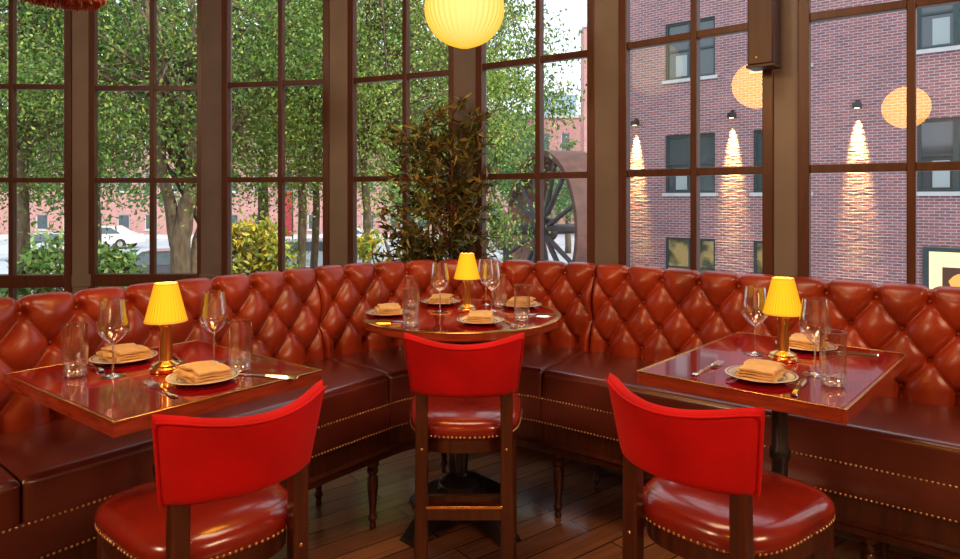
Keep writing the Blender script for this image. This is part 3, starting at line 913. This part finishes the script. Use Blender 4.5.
# fringed pendant at the upper left
fp = thing('fringed_pendant', 'red and orange fringed pendant light hanging at the upper left', 'pendant light', (-1.86, 3.0, 2.315))
obj('shade', MB().lathe([(.165, .03), (.175, .05), (.16, .10), (.10, .16), (.03, .19)], 48), 'fringe', fp)
fr_ = MB(); rnd = random.Random(3)
for ring, (r, zb) in enumerate([(.182, .012), (.165, .0), (.13, -.004), (.09, -.008), (.05, -.008)]):
    nk = int(r * 2 * pi / .008)
    for k in range(nk):
        a = 2 * pi * k / nk + rnd.random() * .02; x, y = r * cos(a), r * sin(a); zz = zb + rnd.random() * .012
        fr_.tube([(x, y, .06), (x * 1.01, y * 1.01, (zz + .06) / 2), (x * (1 + rnd.uniform(-.02, .03)), y * (1 + rnd.uniform(-.02, .03)), zz)], [.0016, .002, .0026], 4)
fo = obj('fringe', fr_, leaf_mat('fringe_threads', [(0, (.35, .01, .02)), (.4, (.60, .06, .04)), (.7, (.75, .25, .08)), (1, (.8, .62, .4))], .2), fp); fo['kind'] = 'stuff'
obj('cord', MB().tube([(0, 0, .18), (0, 0, 3.6 - 2.285)], .004, 6), 'iron', fp)

# brown box on the pier between the two right windows
bxx, bxy = gp(765, 2.98); bang = atan2(-.47, .53)
wb = thing('wall_box', 'tall dark brown wooden box mounted high on the pier between the right windows', 'wall box', (bxx, bxy, 2.03), bang)
obj('housing', MB().box(-.06, .05, -.05, .05, 0, 1.2), 'box_brown', wb, bevel=.006)
obj('end_cap', MB().box(-.064, .054, -.054, .05, -.012, 0), 'box_brown', wb, bevel=.002)
obj('screw_cap', MB().bead((-.02, -.05, .03), (0, -1, 0), .006), 'nail', wb)

# ------------------------------------------------------------------ potted olive tree behind the banquette
def leaves_mesh(cent, dirs, length, width, rs):
    """one mesh of small folded pointed leaves; arrays of centres and directions"""
    n = len(cent)
    d = dirs / np.linalg.norm(dirs, axis=1, keepdims=True)
    rnd = rs.normal(size=(n, 3)); side = np.cross(d, rnd); side /= np.linalg.norm(side, axis=1, keepdims=True)
    nor = np.cross(d, side)
    Ls = length * rs.uniform(.7, 1.3, (n, 1)); Ws = width * rs.uniform(.7, 1.3, (n, 1))
    v0 = cent; v1 = cent + d * Ls * .5 + side * Ws * .5 + nor * Ws * .15; v2 = cent + d * Ls - nor * Ls * .12; v3 = cent + d * Ls * .5 - side * Ws * .5 + nor * Ws * .15
    V = np.stack([v0, v1, v2, v3], 1).reshape(-1, 3)
    F = np.arange(4 * n).reshape(-1, 4)
    return V, F
def leaf_obj(name, V, F, mat, parent):
    me = bpy.data.meshes.new(name)
    me.vertices.add(len(V)); me.vertices.foreach_set('co', V.astype(np.float32).ravel())
    me.loops.add(F.size); me.loops.foreach_set('vertex_index', F.astype(np.int32).ravel())
    me.polygons.add(len(F)); me.polygons.foreach_set('loop_start', (np.arange(len(F)) * 4).astype(np.int32))
    me.update(calc_edges=True); me.validate()
    me.materials.append(M[mat])
    o = bpy.data.objects.new(name, me); C.objects.link(o)
    if parent: o.parent = parent
    return o
def potted_tree():
    rs = np.random.RandomState(5)
    x, y = gp(443, 4.10)
    root = thing('potted_olive_tree', 'tall leafy potted tree with narrow olive leaves behind the corner of the banquette', 'potted plant', (x, y, 0))
    obj('pot', MB().lathe([(.11, 0), (.12, .01), (.155, .30), (.17, .31), (.17, .35), (.155, .35), (.15, .31), (.002, .31)], 40, cap=False), 'terracotta', root)
    obj('soil', MB().lathe([(.15, .30), (.14, .325), (.001, .33)], 30, cap=False), 'soil', root)
    st = MB(); cent = []; dirs = []
    for k in range(7):
        a = 2 * pi * k / 7 + .3; top = rs.uniform(1.45, 2.10) if k else 2.12
        sp = rs.uniform(.03, .16)
        pts = []
        for i in range(9):
            t = i / 8
            pts.append((.03 * cos(a) + sp * cos(a) * t ** 1.5 + .015 * sin(5 * t + k), (.03 * sin(a) + sp * sin(a) * t ** 1.5) * .6 + .01 * cos(4 * t + k), .30 + (top - .3) * t))
        st.tube(pts, [.010 * (1 - .75 * i / 8) for i in range(9)], 6)
        for b in range(22):
            t = rs.uniform(.30, 1.0); i = min(7, int(t * 8)); p0 = np.array(pts[i]) + (np.array(pts[i + 1]) - np.array(pts[i])) * (t * 8 - i)
            ba = rs.uniform(0, 2 * pi); z = p0[2]
            prof = np.interp(z, [.8, 1.05, 1.5, 1.85, 2.15], [.26, .38, .34, .26, .16])
            ln = prof * rs.uniform(.5, 1.1)
            dv = np.array([cos(ba), sin(ba) * .38, rs.uniform(.1, .7)]); dv = dv / np.linalg.norm(dv)
            tip = p0 + dv * ln; tip[1] = min(tip[1], .17)
            mid = (p0 + tip) / 2 + np.array([0, 0, .02])
            st.tube([tuple(p0), tuple(mid), tuple(tip)], [.004, .003, .0015], 4)
            nl = int(10 + ln * 72)
            for q in range(nl):
                f = rs.uniform(.15, 1.05); c = p0 + (tip - p0) * f + rs.normal(size=3) * .006
                dd = dv * .6 + rs.normal(size=3) * .65 + np.array([0, 0, -.05])
                cent.append(c); dirs.append(dd)
    cent = np.array(cent); cent[:, 1] = np.minimum(cent[:, 1], .13)
    obj('stem', st, 'stem', root, smooth=60)
    V, F = leaves_mesh(cent, np.array(dirs), .066, .017, rs)
    V[:, 1] = np.minimum(V[:, 1], .16)
    leaf_obj('foliage', V, F, 'leaf_plant', root)
potted_tree()

# ------------------------------------------------------------------ outside: ground and buildings
GZ = -1.8
gr = MB(); gr.box(-90, 90, 1.2, 130, GZ - .3, GZ)
struct(obj('ground', gr, 'asphalt', smooth=0))
struct(obj('sidewalk', MB().box(-40, 3.0, 14, 17, GZ, GZ + .12), 'pavement', smooth=0))
struct(obj('planting_bed', MB().box(-14, 1.5, 6.2, 12, GZ, GZ + .1), 'grass', smooth=0))
struct(obj('far_sidewalk', MB().box(-60, 3.0, 52, 58, GZ, GZ + .14), 'pavement', smooth=0))

def wall_holes(L0, L1, Z0, Z1_, holes, depth=.14):
    """front wall in plane y=0 with rectangular openings and their reveals"""
    mb = MB()
    xs = sorted({L0, L1} | {h[0] for h in holes} | {h[1] for h in holes}); zs = sorted({Z0, Z1_} | {h[2] for h in holes} | {h[3] for h in holes})
    for i in range(len(xs) - 1):
        for j in range(len(zs) - 1):
            cx, cz = (xs[i] + xs[i + 1]) / 2, (zs[j] + zs[j + 1]) / 2
            if any(h[0] < cx < h[1] and h[2] < cz < h[3] for h in holes): continue
            mb.add([(xs[i], 0, zs[j]), (xs[i + 1], 0, zs[j]), (xs[i + 1], 0, zs[j + 1]), (xs[i], 0, zs[j + 1])], [(0, 1, 2, 3)])
    for (a, b, c, d) in holes:
        mb.add([(a, 0, c), (b, 0, c), (b, 0, d), (a, 0, d), (a, depth, c), (b, depth, c), (b, depth, d), (a, depth, d)],
               [(0, 4, 5, 1), (1, 5, 6, 2), (2, 6, 7, 3), (3, 7, 4, 0)])
    return mb
def building(name, label, loc, rz, L0, L1, H, D, holes, brickm, framem='green_frame', litrow=None, blind=True, mull=True):
    root = thing(name, label, 'building', loc, rz)
    mb = wall_holes(L0, L1, GZ, H, holes)
    mb.add([(L0, 0, GZ), (L0, D, GZ), (L0, D, H), (L0, 0, H)], [(0, 3, 2, 1)])
    mb.add([(L1, 0, GZ), (L1, D, GZ), (L1, D, H), (L1, 0, H)], [(0, 1, 2, 3)])
    mb.add([(L0, D, GZ), (L1, D, GZ), (L1, D, H), (L0, D, H)], [(3, 2, 1, 0)])
    obj('wall', mb, brickm, root, smooth=0)
    obj('roof', MB().box(L0 - .1, L1 + .1, -.1, D + .1, H, H + .3), 'stone', root)
    for (a, b, c, d) in holes:
        f = MB(); t = .07
        f.box(a, a + t, .06, .14, c, d); f.box(b - t, b, .06, .14, c, d); f.box(a + t, b - t, .06, .14, c, c + t); f.box(a + t, b - t, .06, .14, d - t, d)
        if mull:
            xm = (a + b) / 2; f.box(xm - .06, xm + .06, .06, .14, c + t, d - t)
            f.box(a + t, xm - .06, .07, .13, (c + d) / 2 - .03, (c + d) / 2 + .03); f.box(xm + .06, b - t, .07, .13, (c + d) / 2 - .03, (c + d) / 2 + .03)
        wo = obj('window', f, framem, root)
        lit = litrow is not None and c < litrow
        obj('pane', MB().box(a + t, b - t, .115, .135, c + t, d - t), 'lit_glass' if lit else 'far_glass', wo, smooth=0)
        if not lit:
            obj('sill', MB().box(a - .08, b + .08, -.06, .06, c - .10, c), 'stone', wo)
            if blind:
                xm = (a + b) / 2; hb = (d - c) / 2
                obj('blind', MB().box(a + .3, xm - .12, .10, .112, c + .1, c + hb * .85), 'blind', wo, smooth=0)
    return root
cols_ = [(-.79, .75), (1.82, 3.29), (5.67, 7.20), (9.4, 10.9)]
rows_ = [(-1.5, .27), (1.6, 3.33), (4.98, 6.68), (8.4, 10.1)]
holes = [(a, b, c, d) for a, b in cols_ for c, d in rows_ if not (a > 5 and c < 0)]
BANG = radians(-41)
building('brick_building', 'mauve brick building with teal-framed windows filling the view through the right windows', (6.18, 20, 0), BANG, -2.7, 14, 12, 10, holes, 'brick', litrow=0)
def bp_(t, y=0): return (6.18 + .755 * t + .656 * y, 20 - .656 * t + .755 * y)
# framed picture; its lighting is put in as emission on mat and shape
pa = bp_(6.55, -.06)
pic = thing('framed_picture', 'self-lit framed picture of an orange shape on the brick wall at the far right', 'picture', (pa[0], pa[1], -.66), BANG)
obj('picture_frame', MB().box(-.75, .75, -.05, .05, -.75, .95), 'green_frame', pic, bevel=.01)
obj('mat_board', MB().box(-.62, .62, -.06, -.045, -.7, .85), emit_mat('self_lit_mat', (.95, .72, .36), .75), pic)
obj('canvas', MB().box(-.36, .45, -.066, -.058, -.6, .5), pmat('canvas_dark', (.10, .04, .02), .7), pic)
sh = MB(); sh.lathe([(.02, -.45), (.16, -.40), (.2, -.2), (.17, 0), (.24, .18), (.15, .30), (.05, .36)], 24)
sh.v = [(x, y * .06 - .07, z) for x, y, z in sh.v]
obj('painted_shape', sh, emit_mat('self_lit_orange', (.9, .35, .08), .7), pic)
pl_ = bpy.data.lights.new('picture_light', 'SPOT')
# sconces
for i, (t, wd) in enumerate([(-1.74, 'leftmost, beside the window frame'), (1.26, 'between the two window columns'), (4.41, 'right one, seen in the rightmost window')]):
    x, y = bp_(t, -.12)
    s = thing('wall_sconce', 'small black downlight on the brick building, ' + wd, 'wall light', (x, y, 3.70), BANG, 'black downlights on the brick building')
    obj('housing', MB().box(-.09, .09, -.09, .12, 0, .14), 'iron', s, bevel=.01)
    obj('bracket', MB().box(-.05, .05, .06, .12, .14, .22), 'iron', s)
    obj('lens', MB().lathe([(.06, -.004), (.06, .002)], 16), 'bulb', s)
    l = bpy.data.lights.new('sconce_light', 'SPOT'); l.energy = 5200; l.color = (1, .70, .20); l.spot_size = radians(26); l.spot_blend = 1.0; l.shadow_soft_size = .05
    ob_ = bpy.data.objects.new('sconce_light', l); C.objects.link(ob_)
    p1 = bp_(t, -.13); p2 = bp_(t, .62)
    ob_.location = (p1[0], p1[1], 3.66)
    ob_.rotation_euler = (Vector((p1[0], p1[1], 3.66)) - Vector((p2[0], p2[1], -1.8))).to_track_quat('Z', 'Y').to_euler()

# far street building
hs = []
x = -44
while x < 3:
    for c, d in ((-1.35, .0), (2.0, 3.9), (5.6, 7.4)): hs.append((x, x + 1.05, c, d))
    x += 2.4
building('brick_building', 'long pink brick building across the street behind the trees', (0, 60, 0), 0, -46, 2.5, 9.0, 10, hs, 'brick_far', 'stone', blind=False, mull=False)
hs = [(x, x + .8, c, c + 1.6) for x in np.arange(.6, 15, 1.9) for c in (2.6, 5.9)]
building('brick_building', 'distant brick building with pale windows behind the iron wheel', (3.2, 64, 0), radians(-8), 0, 16, 8.9, 9, hs, 'brick_far', 'stone', blind=False, mull=False)
bb = thing('rooftop_block', 'blue-grey metal-clad block rising behind the distant brick roof', 'building', (8.2, 76, 0))
obj('cladding', MB().box(-2.0, 2.6, 0, 5, GZ, 12.9), 'bluegrey', bb, bevel=.05); obj('roof_edge', MB().box(-2.1, 2.7, -.1, 5.1, 12.9, 13.2), 'stone', bb)
ch = thing('brick_tower', 'tall narrow brick tower beside the blue-grey block', 'tower', (9.6, 58, 0))
obj('shaft', MB().box(-.72, 1.2, 0, 2, GZ, 16), 'brick_far', ch); obj('coping', MB().box(-.8, 1.3, -.1, 2.1, 16, 16.3), 'stone', ch)

# iron wheel
v = Vector((68 / 680, 1, 0)).normalized(); r_ = Vector((v.y, -v.x, 0)); ax = (-.45 * v - .893 * r_).normalized()
WR, WW = 2.33, 1.25
wc = Vector((1.72, 20, 1.45 - 28 * 20 / 680))
wz = WR + GZ
wh = thing('iron_wheel', 'huge rusty spoked iron wheel standing outside beyond the corner window', 'wheel', (wc.x, wc.y, wz)); 
wh.rotation_euler = ax.to_track_quat('Z', 'Y').to_euler()
# local z = axis (towards the viewer's left); the drum runs to negative z
obj('rim', MB().lathe([(WR, -WW), (WR, 0), (WR - .16, 0), (WR - .16, -.12), (WR - .06, -.12), (WR - .06, -WW), (WR, -WW)], 80, cap=False), 'rust', wh, smooth=40, fix=True)
obj('hub', MB().lathe([(.30, -.5), (.34, -.45), (.34, .05), (.26, .12)], 32), 'darksteel', wh)
obj('axle', MB().lathe([(.15, -1.6), (.15, 1.15)], 24), 'darksteel', wh)
obj('axle_disc', MB().lathe([(.54, 1.1), (.58, 1.14), (.58, 1.26), (.52, 1.32)], 32), 'rust', wh)
for k in range(8):
    a = 2 * pi * k / 8 + .2
    for dz, db in ((-.1, .16), (-.1, -.16)):
        sp_ = MB().tube([(.3 * cos(a), .3 * sin(a), dz), ((WR - .1) * cos(a + db), (WR - .1) * sin(a + db), dz)], [.085, .065], 6)
        obj('spoke', sp_, 'darksteel', wh)
ws = thing('wheel_stand', 'dark steel stand carrying the axle of the iron wheel', 'stand', (wc.x, wc.y, GZ))
for q in (1.0, -1.45):
    p = ax * q
    obj('post', MB().box(p.x - .12, p.x + .12, p.y - .12, p.y + .12, 0, WR - .16), 'darksteel', ws, bevel=.01)

# red container, banner
rc = thing('skip_container', 'red ribbed steel container on the street left of the iron wheel', 'container', (1.75, 50, GZ))
mb = MB().box(-.85, .85, 0, 1.6, .15, 1.65)
obj('body', mb, 'red_paint', rc, bevel=.03)
for k in range(7): obj('rib', MB().box(-.78 + k * .25, -.72 + k * .25, -.05, 0, .2, 1.6), 'red_paint', rc)
for s_ in (-.7, .7): obj('foot', MB().box(s_ - .08, s_ + .08, .1, 1.5, 0, .15), 'darksteel', rc)
bx_, by_ = gp(287, 30)
bn = thing('street_banner', 'tall narrow red banner standing on the street between the trees', 'banner', (bx_, by_, GZ))
obj('pole', MB().tube([(.25, 0, 0), (.25, 0, 3.6)], .03, 8), 'darksteel', bn)
rows = [[(-.22 + .45 * j / 4, .04 * sin(3 * i / 10 + j), 1.55 + 2.0 * i / 10) for j in range(5)] for i in range(11)]
rows2 = [[(x_, y_ + .02, z_) for x_, y_, z_ in r__] for r__ in rows]
obj('cloth', MB().grid(rows).grid(rows2, flip=True), 'red_paint', bn, smooth=180)

# cars
def make_car(paint):
    def mk():
        root = thing('car', '', 'car', group='parked cars')
        body = [(-2.15, .35), (-2.2, .6), (-2.1, .85), (-1.35, .95), (-.75, 1.42), (.75, 1.45), (1.55, .98), (2.1, .88), (2.2, .6), (2.15, .35)]
        rws = []
        for y, k in ((-.85, .0), (-.88, 1.0), (.88, 1.0), (.85, 0)):
            rws.append([(x_ * (1 if k else .99), y * (.86 if z_ > 1.2 else 1), z_) for x_, z_ in body])
        mb = MB().grid(rws, closed_v=True)
        for r__ in (rws[0], rws[-1]):
            o_ = len(mb.v); mb.v += r__; mb.f.append(tuple(range(o_, o_ + len(r__))))
        obj('body', mb, paint, root, bevel=.05, fix=True)
        for sy in (-1, 1):
            g = MB().add([(-1.2, sy * .886, .97), (-.68, sy * .80, 1.36), (.68, sy * .80, 1.38), (1.35, sy * .886, 1.0)], [(0, 1, 2, 3)])
            g.v += [(x_, y_ - sy * .03, z_) for x_, y_, z_ in g.v[:4]]; g.f.append((7, 6, 5, 4))
            g.v = [(x_, y_ + sy * .02, z_) for x_, y_, z_ in g.v]
            obj('side_window', g, 'far_glass', root, smooth=0)
        for x_ in (-1.35, 1.35):
            for sy in (-1, 1):
                wm = MB().lathe([(.18, -.1), (.32, -.09), (.33, 0), (.32, .09), (.18, .1)], 24)
                wo = obj('wheel', wm, 'rubber', root); wo.location = (x_, sy * .82, .33); wo.rotation_euler = (pi / 2, 0, 0)
                obj('hubcap', MB().lathe([(.17, -.105), (.17, .105)], 16), 'steel', wo)
        return root
    return mk
for (u, d, rz, c, l) in [(172, 24, 8, 'a', 'dark car parked behind the forked tree trunk'), (52, 36, 5, 'b', 'silver car parked at the far left behind the shrub'),
                         (105, 44, 4, 'c', 'white car parked across the street at the left'), (310, 30, 0, 'b2', 'silver car parked behind the slender trunks'),
                         (250, 46, 0, 'd', 'yellow taxi parked far behind the golden shrub'), (345, 44, 0, 'c2', 'white car parked far behind the third window pier')]:
    col = {'a': (.03, .03, .04), 'b': (.5, .52, .55), 'b2': (.45, .48, .52), 'c': (.8, .8, .8), 'c2': (.75, .76, .8), 'd': (.8, .45, .03)}[c]
    x_, y_ = gp(u, d)
    mk = make_car(carpaint('car_paint_' + c, col)); o = mk(); o.location = (x_, y_, GZ); o.rotation_euler = (0, 0, radians(rz)); o['label'] = l

# ------------------------------------------------------------------ trees and shrubs
def tree(name, label, x, y, trunks, crown, nleaf, lsize, mat, seed, nclump=60, droop=.5, group='trees outside the windows', cat='tree'):
    rs = np.random.RandomState(seed)
    root = thing(name, label, cat, (x, y, GZ), 0, group)
    tb = MB(); (cx, cy, cz, rx, ry, rz_) = crown
    tips = []
    for pts, r0 in trunks:
        pts = [np.array(p, float) for p in pts]; n = 16; P = []
        for i in range(n + 1):
            f = i / n * (len(pts) - 1); k = min(len(pts) - 2, int(f)); P.append(pts[k] + (pts[k + 1] - pts[k]) * (f - k) + np.array([.02 * sin(i * 1.7), .02 * cos(i * 2.1), 0]))
        tb.tube([tuple(p) for p in P], [r0 * (1 - .7 * i / n) for i in range(n + 1)], 10)
        tips += P[8:]
    trunk = obj('trunk', tb, 'bark', root, smooth=180)
    br = MB(); C_ = []
    for k in range(nclump):
        d = rs.normal(size=3); d /= np.linalg.norm(d); rr = rs.uniform(.25, 1) ** .6
        c = np.array([cx + d[0] * rx * rr, cy + d[1] * ry * rr, cz + d[2] * rz_ * rr])
        j = rs.randint(len(tips)); t = tips[j]
        mid = (t + c) / 2 + rs.normal(size=3) * .12 + np.array([0, 0, .15])
        br.tube([tuple(t), tuple(mid), tuple(c)], [.03, .018, .007], 5)
        C_.append(c)
    obj('branches', br, 'bark', root, smooth=180)
    per = nleaf // nclump; cent = []
    for c in C_:
        s = rs.uniform(.15, .42) * (rx + rz_) / 4
        p = rs.normal(size=(per, 3)) * np.array([s, s, s * .75])
        cent.append(p + c + np.array([0, 0, -droop * s]))
    cent = np.concatenate(cent); dirs = rs.normal(size=cent.shape) + np.array([0, 0, -droop])
    V, F = leaves_mesh(cent, dirs, lsize, lsize * .5, rs)
    V[:, 2] = np.maximum(V[:, 2], .02)
    leaf_obj('foliage', V, F, mat, root)
    return root
def W(u, d, z): x_, y_ = gp(u, d); return (x_, y_, z)
def rel(u0, d0, pts):   # trunk points given as (u, d, z) -> coordinates relative to the tree's base
    x0, y0 = gp(u0, d0); out = []
    for (u, d, z) in pts:
        x_, y_ = gp(u, d); out.append((x_ - x0, y_ - y0, z - GZ))
    return out
# forked tree
x0, y0 = gp(183, 9)
tree('forked_tree', 'leafy tree with a thick forked trunk behind the second window from the left', x0, y0,
     [(rel(183, 9, [(186, 9, GZ), (180, 9, .9), (190, 9, 1.5), (196, 9.1, 2.6), (205, 9.2, 4.2)]), .15),
      (rel(183, 9, [(182, 9, .5), (172, 9, 1.2), (160, 8.9, 2.0), (158, 8.9, 3.0), (140, 8.8, 4.5)]), .10),
      (rel(183, 9, [(188, 9, GZ), (194, 9.2, .6), (206, 9.4, 1.5), (222, 9.5, 3.2)]), .08)],
     (-.1, .2, 5.4, 2.5, 1.6, 1.9), 34000, .058, 'leaf_green', 1, 110)
x0, y0 = gp(22, 10)
tree('shade_tree', 'leafy tree at the far left with a straight sunlit trunk', x0, y0,
     [(rel(22, 10, [(26, 10, GZ), (22, 10, 1.2), (24, 10, 3), (30, 10, 5)]), .12)], (.2, .2, 5.4, 2.7, 1.6, 2.3), 32000, .062, 'leaf_green', 2, 110)
x0, y0 = gp(302, 11)
tree('slender_tree', 'slender light green tree with two thin trunks left of the third window pier', x0, y0,
     [(rel(302, 11, [(300, 11, GZ), (302, 11, 1.5), (303, 11, 3), (306, 11, 5.5)]), .085),
      (rel(302, 11, [(311, 11.3, GZ), (316, 11.3, 1.5), (317, 11.3, 3), (322, 11.3, 5.5)]), .075)],
     (-.2, .1, 5.6, 1.9, 1.4, 2.3), 24000, .060, 'leaf_lime', 3, 90)
x0, y0 = gp(366, 10.5)
tree('slender_tree', 'light green tree with one thin trunk right of the third window pier', x0, y0,
     [(rel(366, 10.5, [(368, 10.5, GZ), (366, 10.5, 1.5), (362, 10.5, 3), (375, 10.5, 5.5)]), .08)],
     (.5, .1, 5.2, 1.9, 1.4, 2.2), 24000, .060, 'leaf_lime', 4, 90)
x0, y0 = gp(262, 13)
tree('shade_tree', 'leafy tree with a narrow trunk rising behind the golden shrub', x0, y0,
     [(rel(262, 13, [(262, 13, GZ), (263, 13, 1.2), (266, 13, 3.2), (262, 13, 6)]), .13)], (0, 0, 5.9, 2.6, 1.6, 2.6), 20000, .08, 'leaf_green', 6, 80)
x0, y0 = gp(470, 14)
tree('overhanging_tree', 'tall tree whose drooping branches spread in front of the pale sky', x0, y0,
     [(rel(470, 14, [(462, 14, GZ), (466, 14, 1.2), (470, 14, 3.4), (476, 14, 7)]), .16)], (-.1, 0, 5.7, 2.0, 1.5, 2.9), 15000, .095, 'leaf_green', 8, 60, 1.2)
x0, y0 = gp(95, 17)
tree('shade_tree', 'pale leafy tree standing on the sidewalk between the first and second windows', x0, y0,
     [(rel(95, 17, [(95, 17, GZ), (95, 17, 2), (92, 17, 6)]), .18)], (0, 0, 6.6, 3.8, 2, 3.6), 9000, .17, 'leaf_far', 9, 70)
x0, y0 = gp(410, 24)
tree('street_tree', 'pale green street tree far behind the potted olive tree', x0, y0,
     [(rel(410, 24, [(410, 24, GZ), (410, 24, 2), (412, 24, 6)]), .2)], (.4, 0, 6.0, 4.0, 2.4, 3.6), 9000, .2, 'leaf_far', 10, 70)
x0, y0 = gp(512, 30)
tree('street_tree', 'pale street tree left of the iron wheel', x0, y0,
     [(rel(512, 30, [(512, 30, GZ), (512, 30, 2), (512, 30, 5)]), .2)], (0, 0, 4.4, 2.0, 2, 2.6), 5000, .2, 'leaf_far', 11, 50)
x0, y0 = gp(568, 40)
tree('street_tree', 'round green tree behind the top of the iron wheel', x0, y0,
     [(rel(568, 40, [(568, 40, GZ), (568, 40, 2), (568, 40, 5)]), .2)], (0, 0, 4.2, 2.4, 2, 2.4), 5000, .22, 'leaf_far', 12, 40)
x0, y0 = gp(-60, 13)
tree('shade_tree', 'leafy tree cut off by the left edge of the view', x0, y0,
     [(rel(-60, 13, [(-60, 13, GZ), (-60, 13, 6)]), .16)], (.2, 0, 5.8, 2.8, 1.6, 2.8), 9000, .12, 'leaf_green', 13, 60)
def shrub(label, u, d, top, rx, mat, seed, n=2600):
    x_, y_ = gp(u, d); H = top - GZ; rs = np.random.RandomState(seed)
    tr_ = [([(.05 * k, 0, 0), (.12 * k + rs.uniform(-.1, .1), .05, H * .5), (.2 * k, 0, H * .85)], .018) for k in (-2, -1, 0, 1, 2)]
    return tree('shrub', label, x_, y_, tr_, (0, 0, H * .74, rx, rx * .7, H * .30), n, .09, mat, seed, 30, 0, 'shrubs outside the windows', 'shrub')
shrub('green broad-leaved shrub at the far left under the straight trunk', 40, 7.6, .98, .42, 'leaf_shrub', 21)
shrub('green broad-leaved shrub left of the forked trunk', 112, 7.6, 1.02, .42, 'leaf_shrub', 22)
shrub('golden and green shrub outside the third window', 248, 7.8, 1.22, .42, 'leaf_gold', 23, 3200)
shrub('green shrub just right of the golden one', 275, 8.8, .80, .40, 'leaf_shrub', 25, 1800)
shrub('yellow-green shrub right of the third window pier', 376, 7.4, 1.08, .42, 'leaf_gold', 24)
bpy.data.lights.remove(pl_)
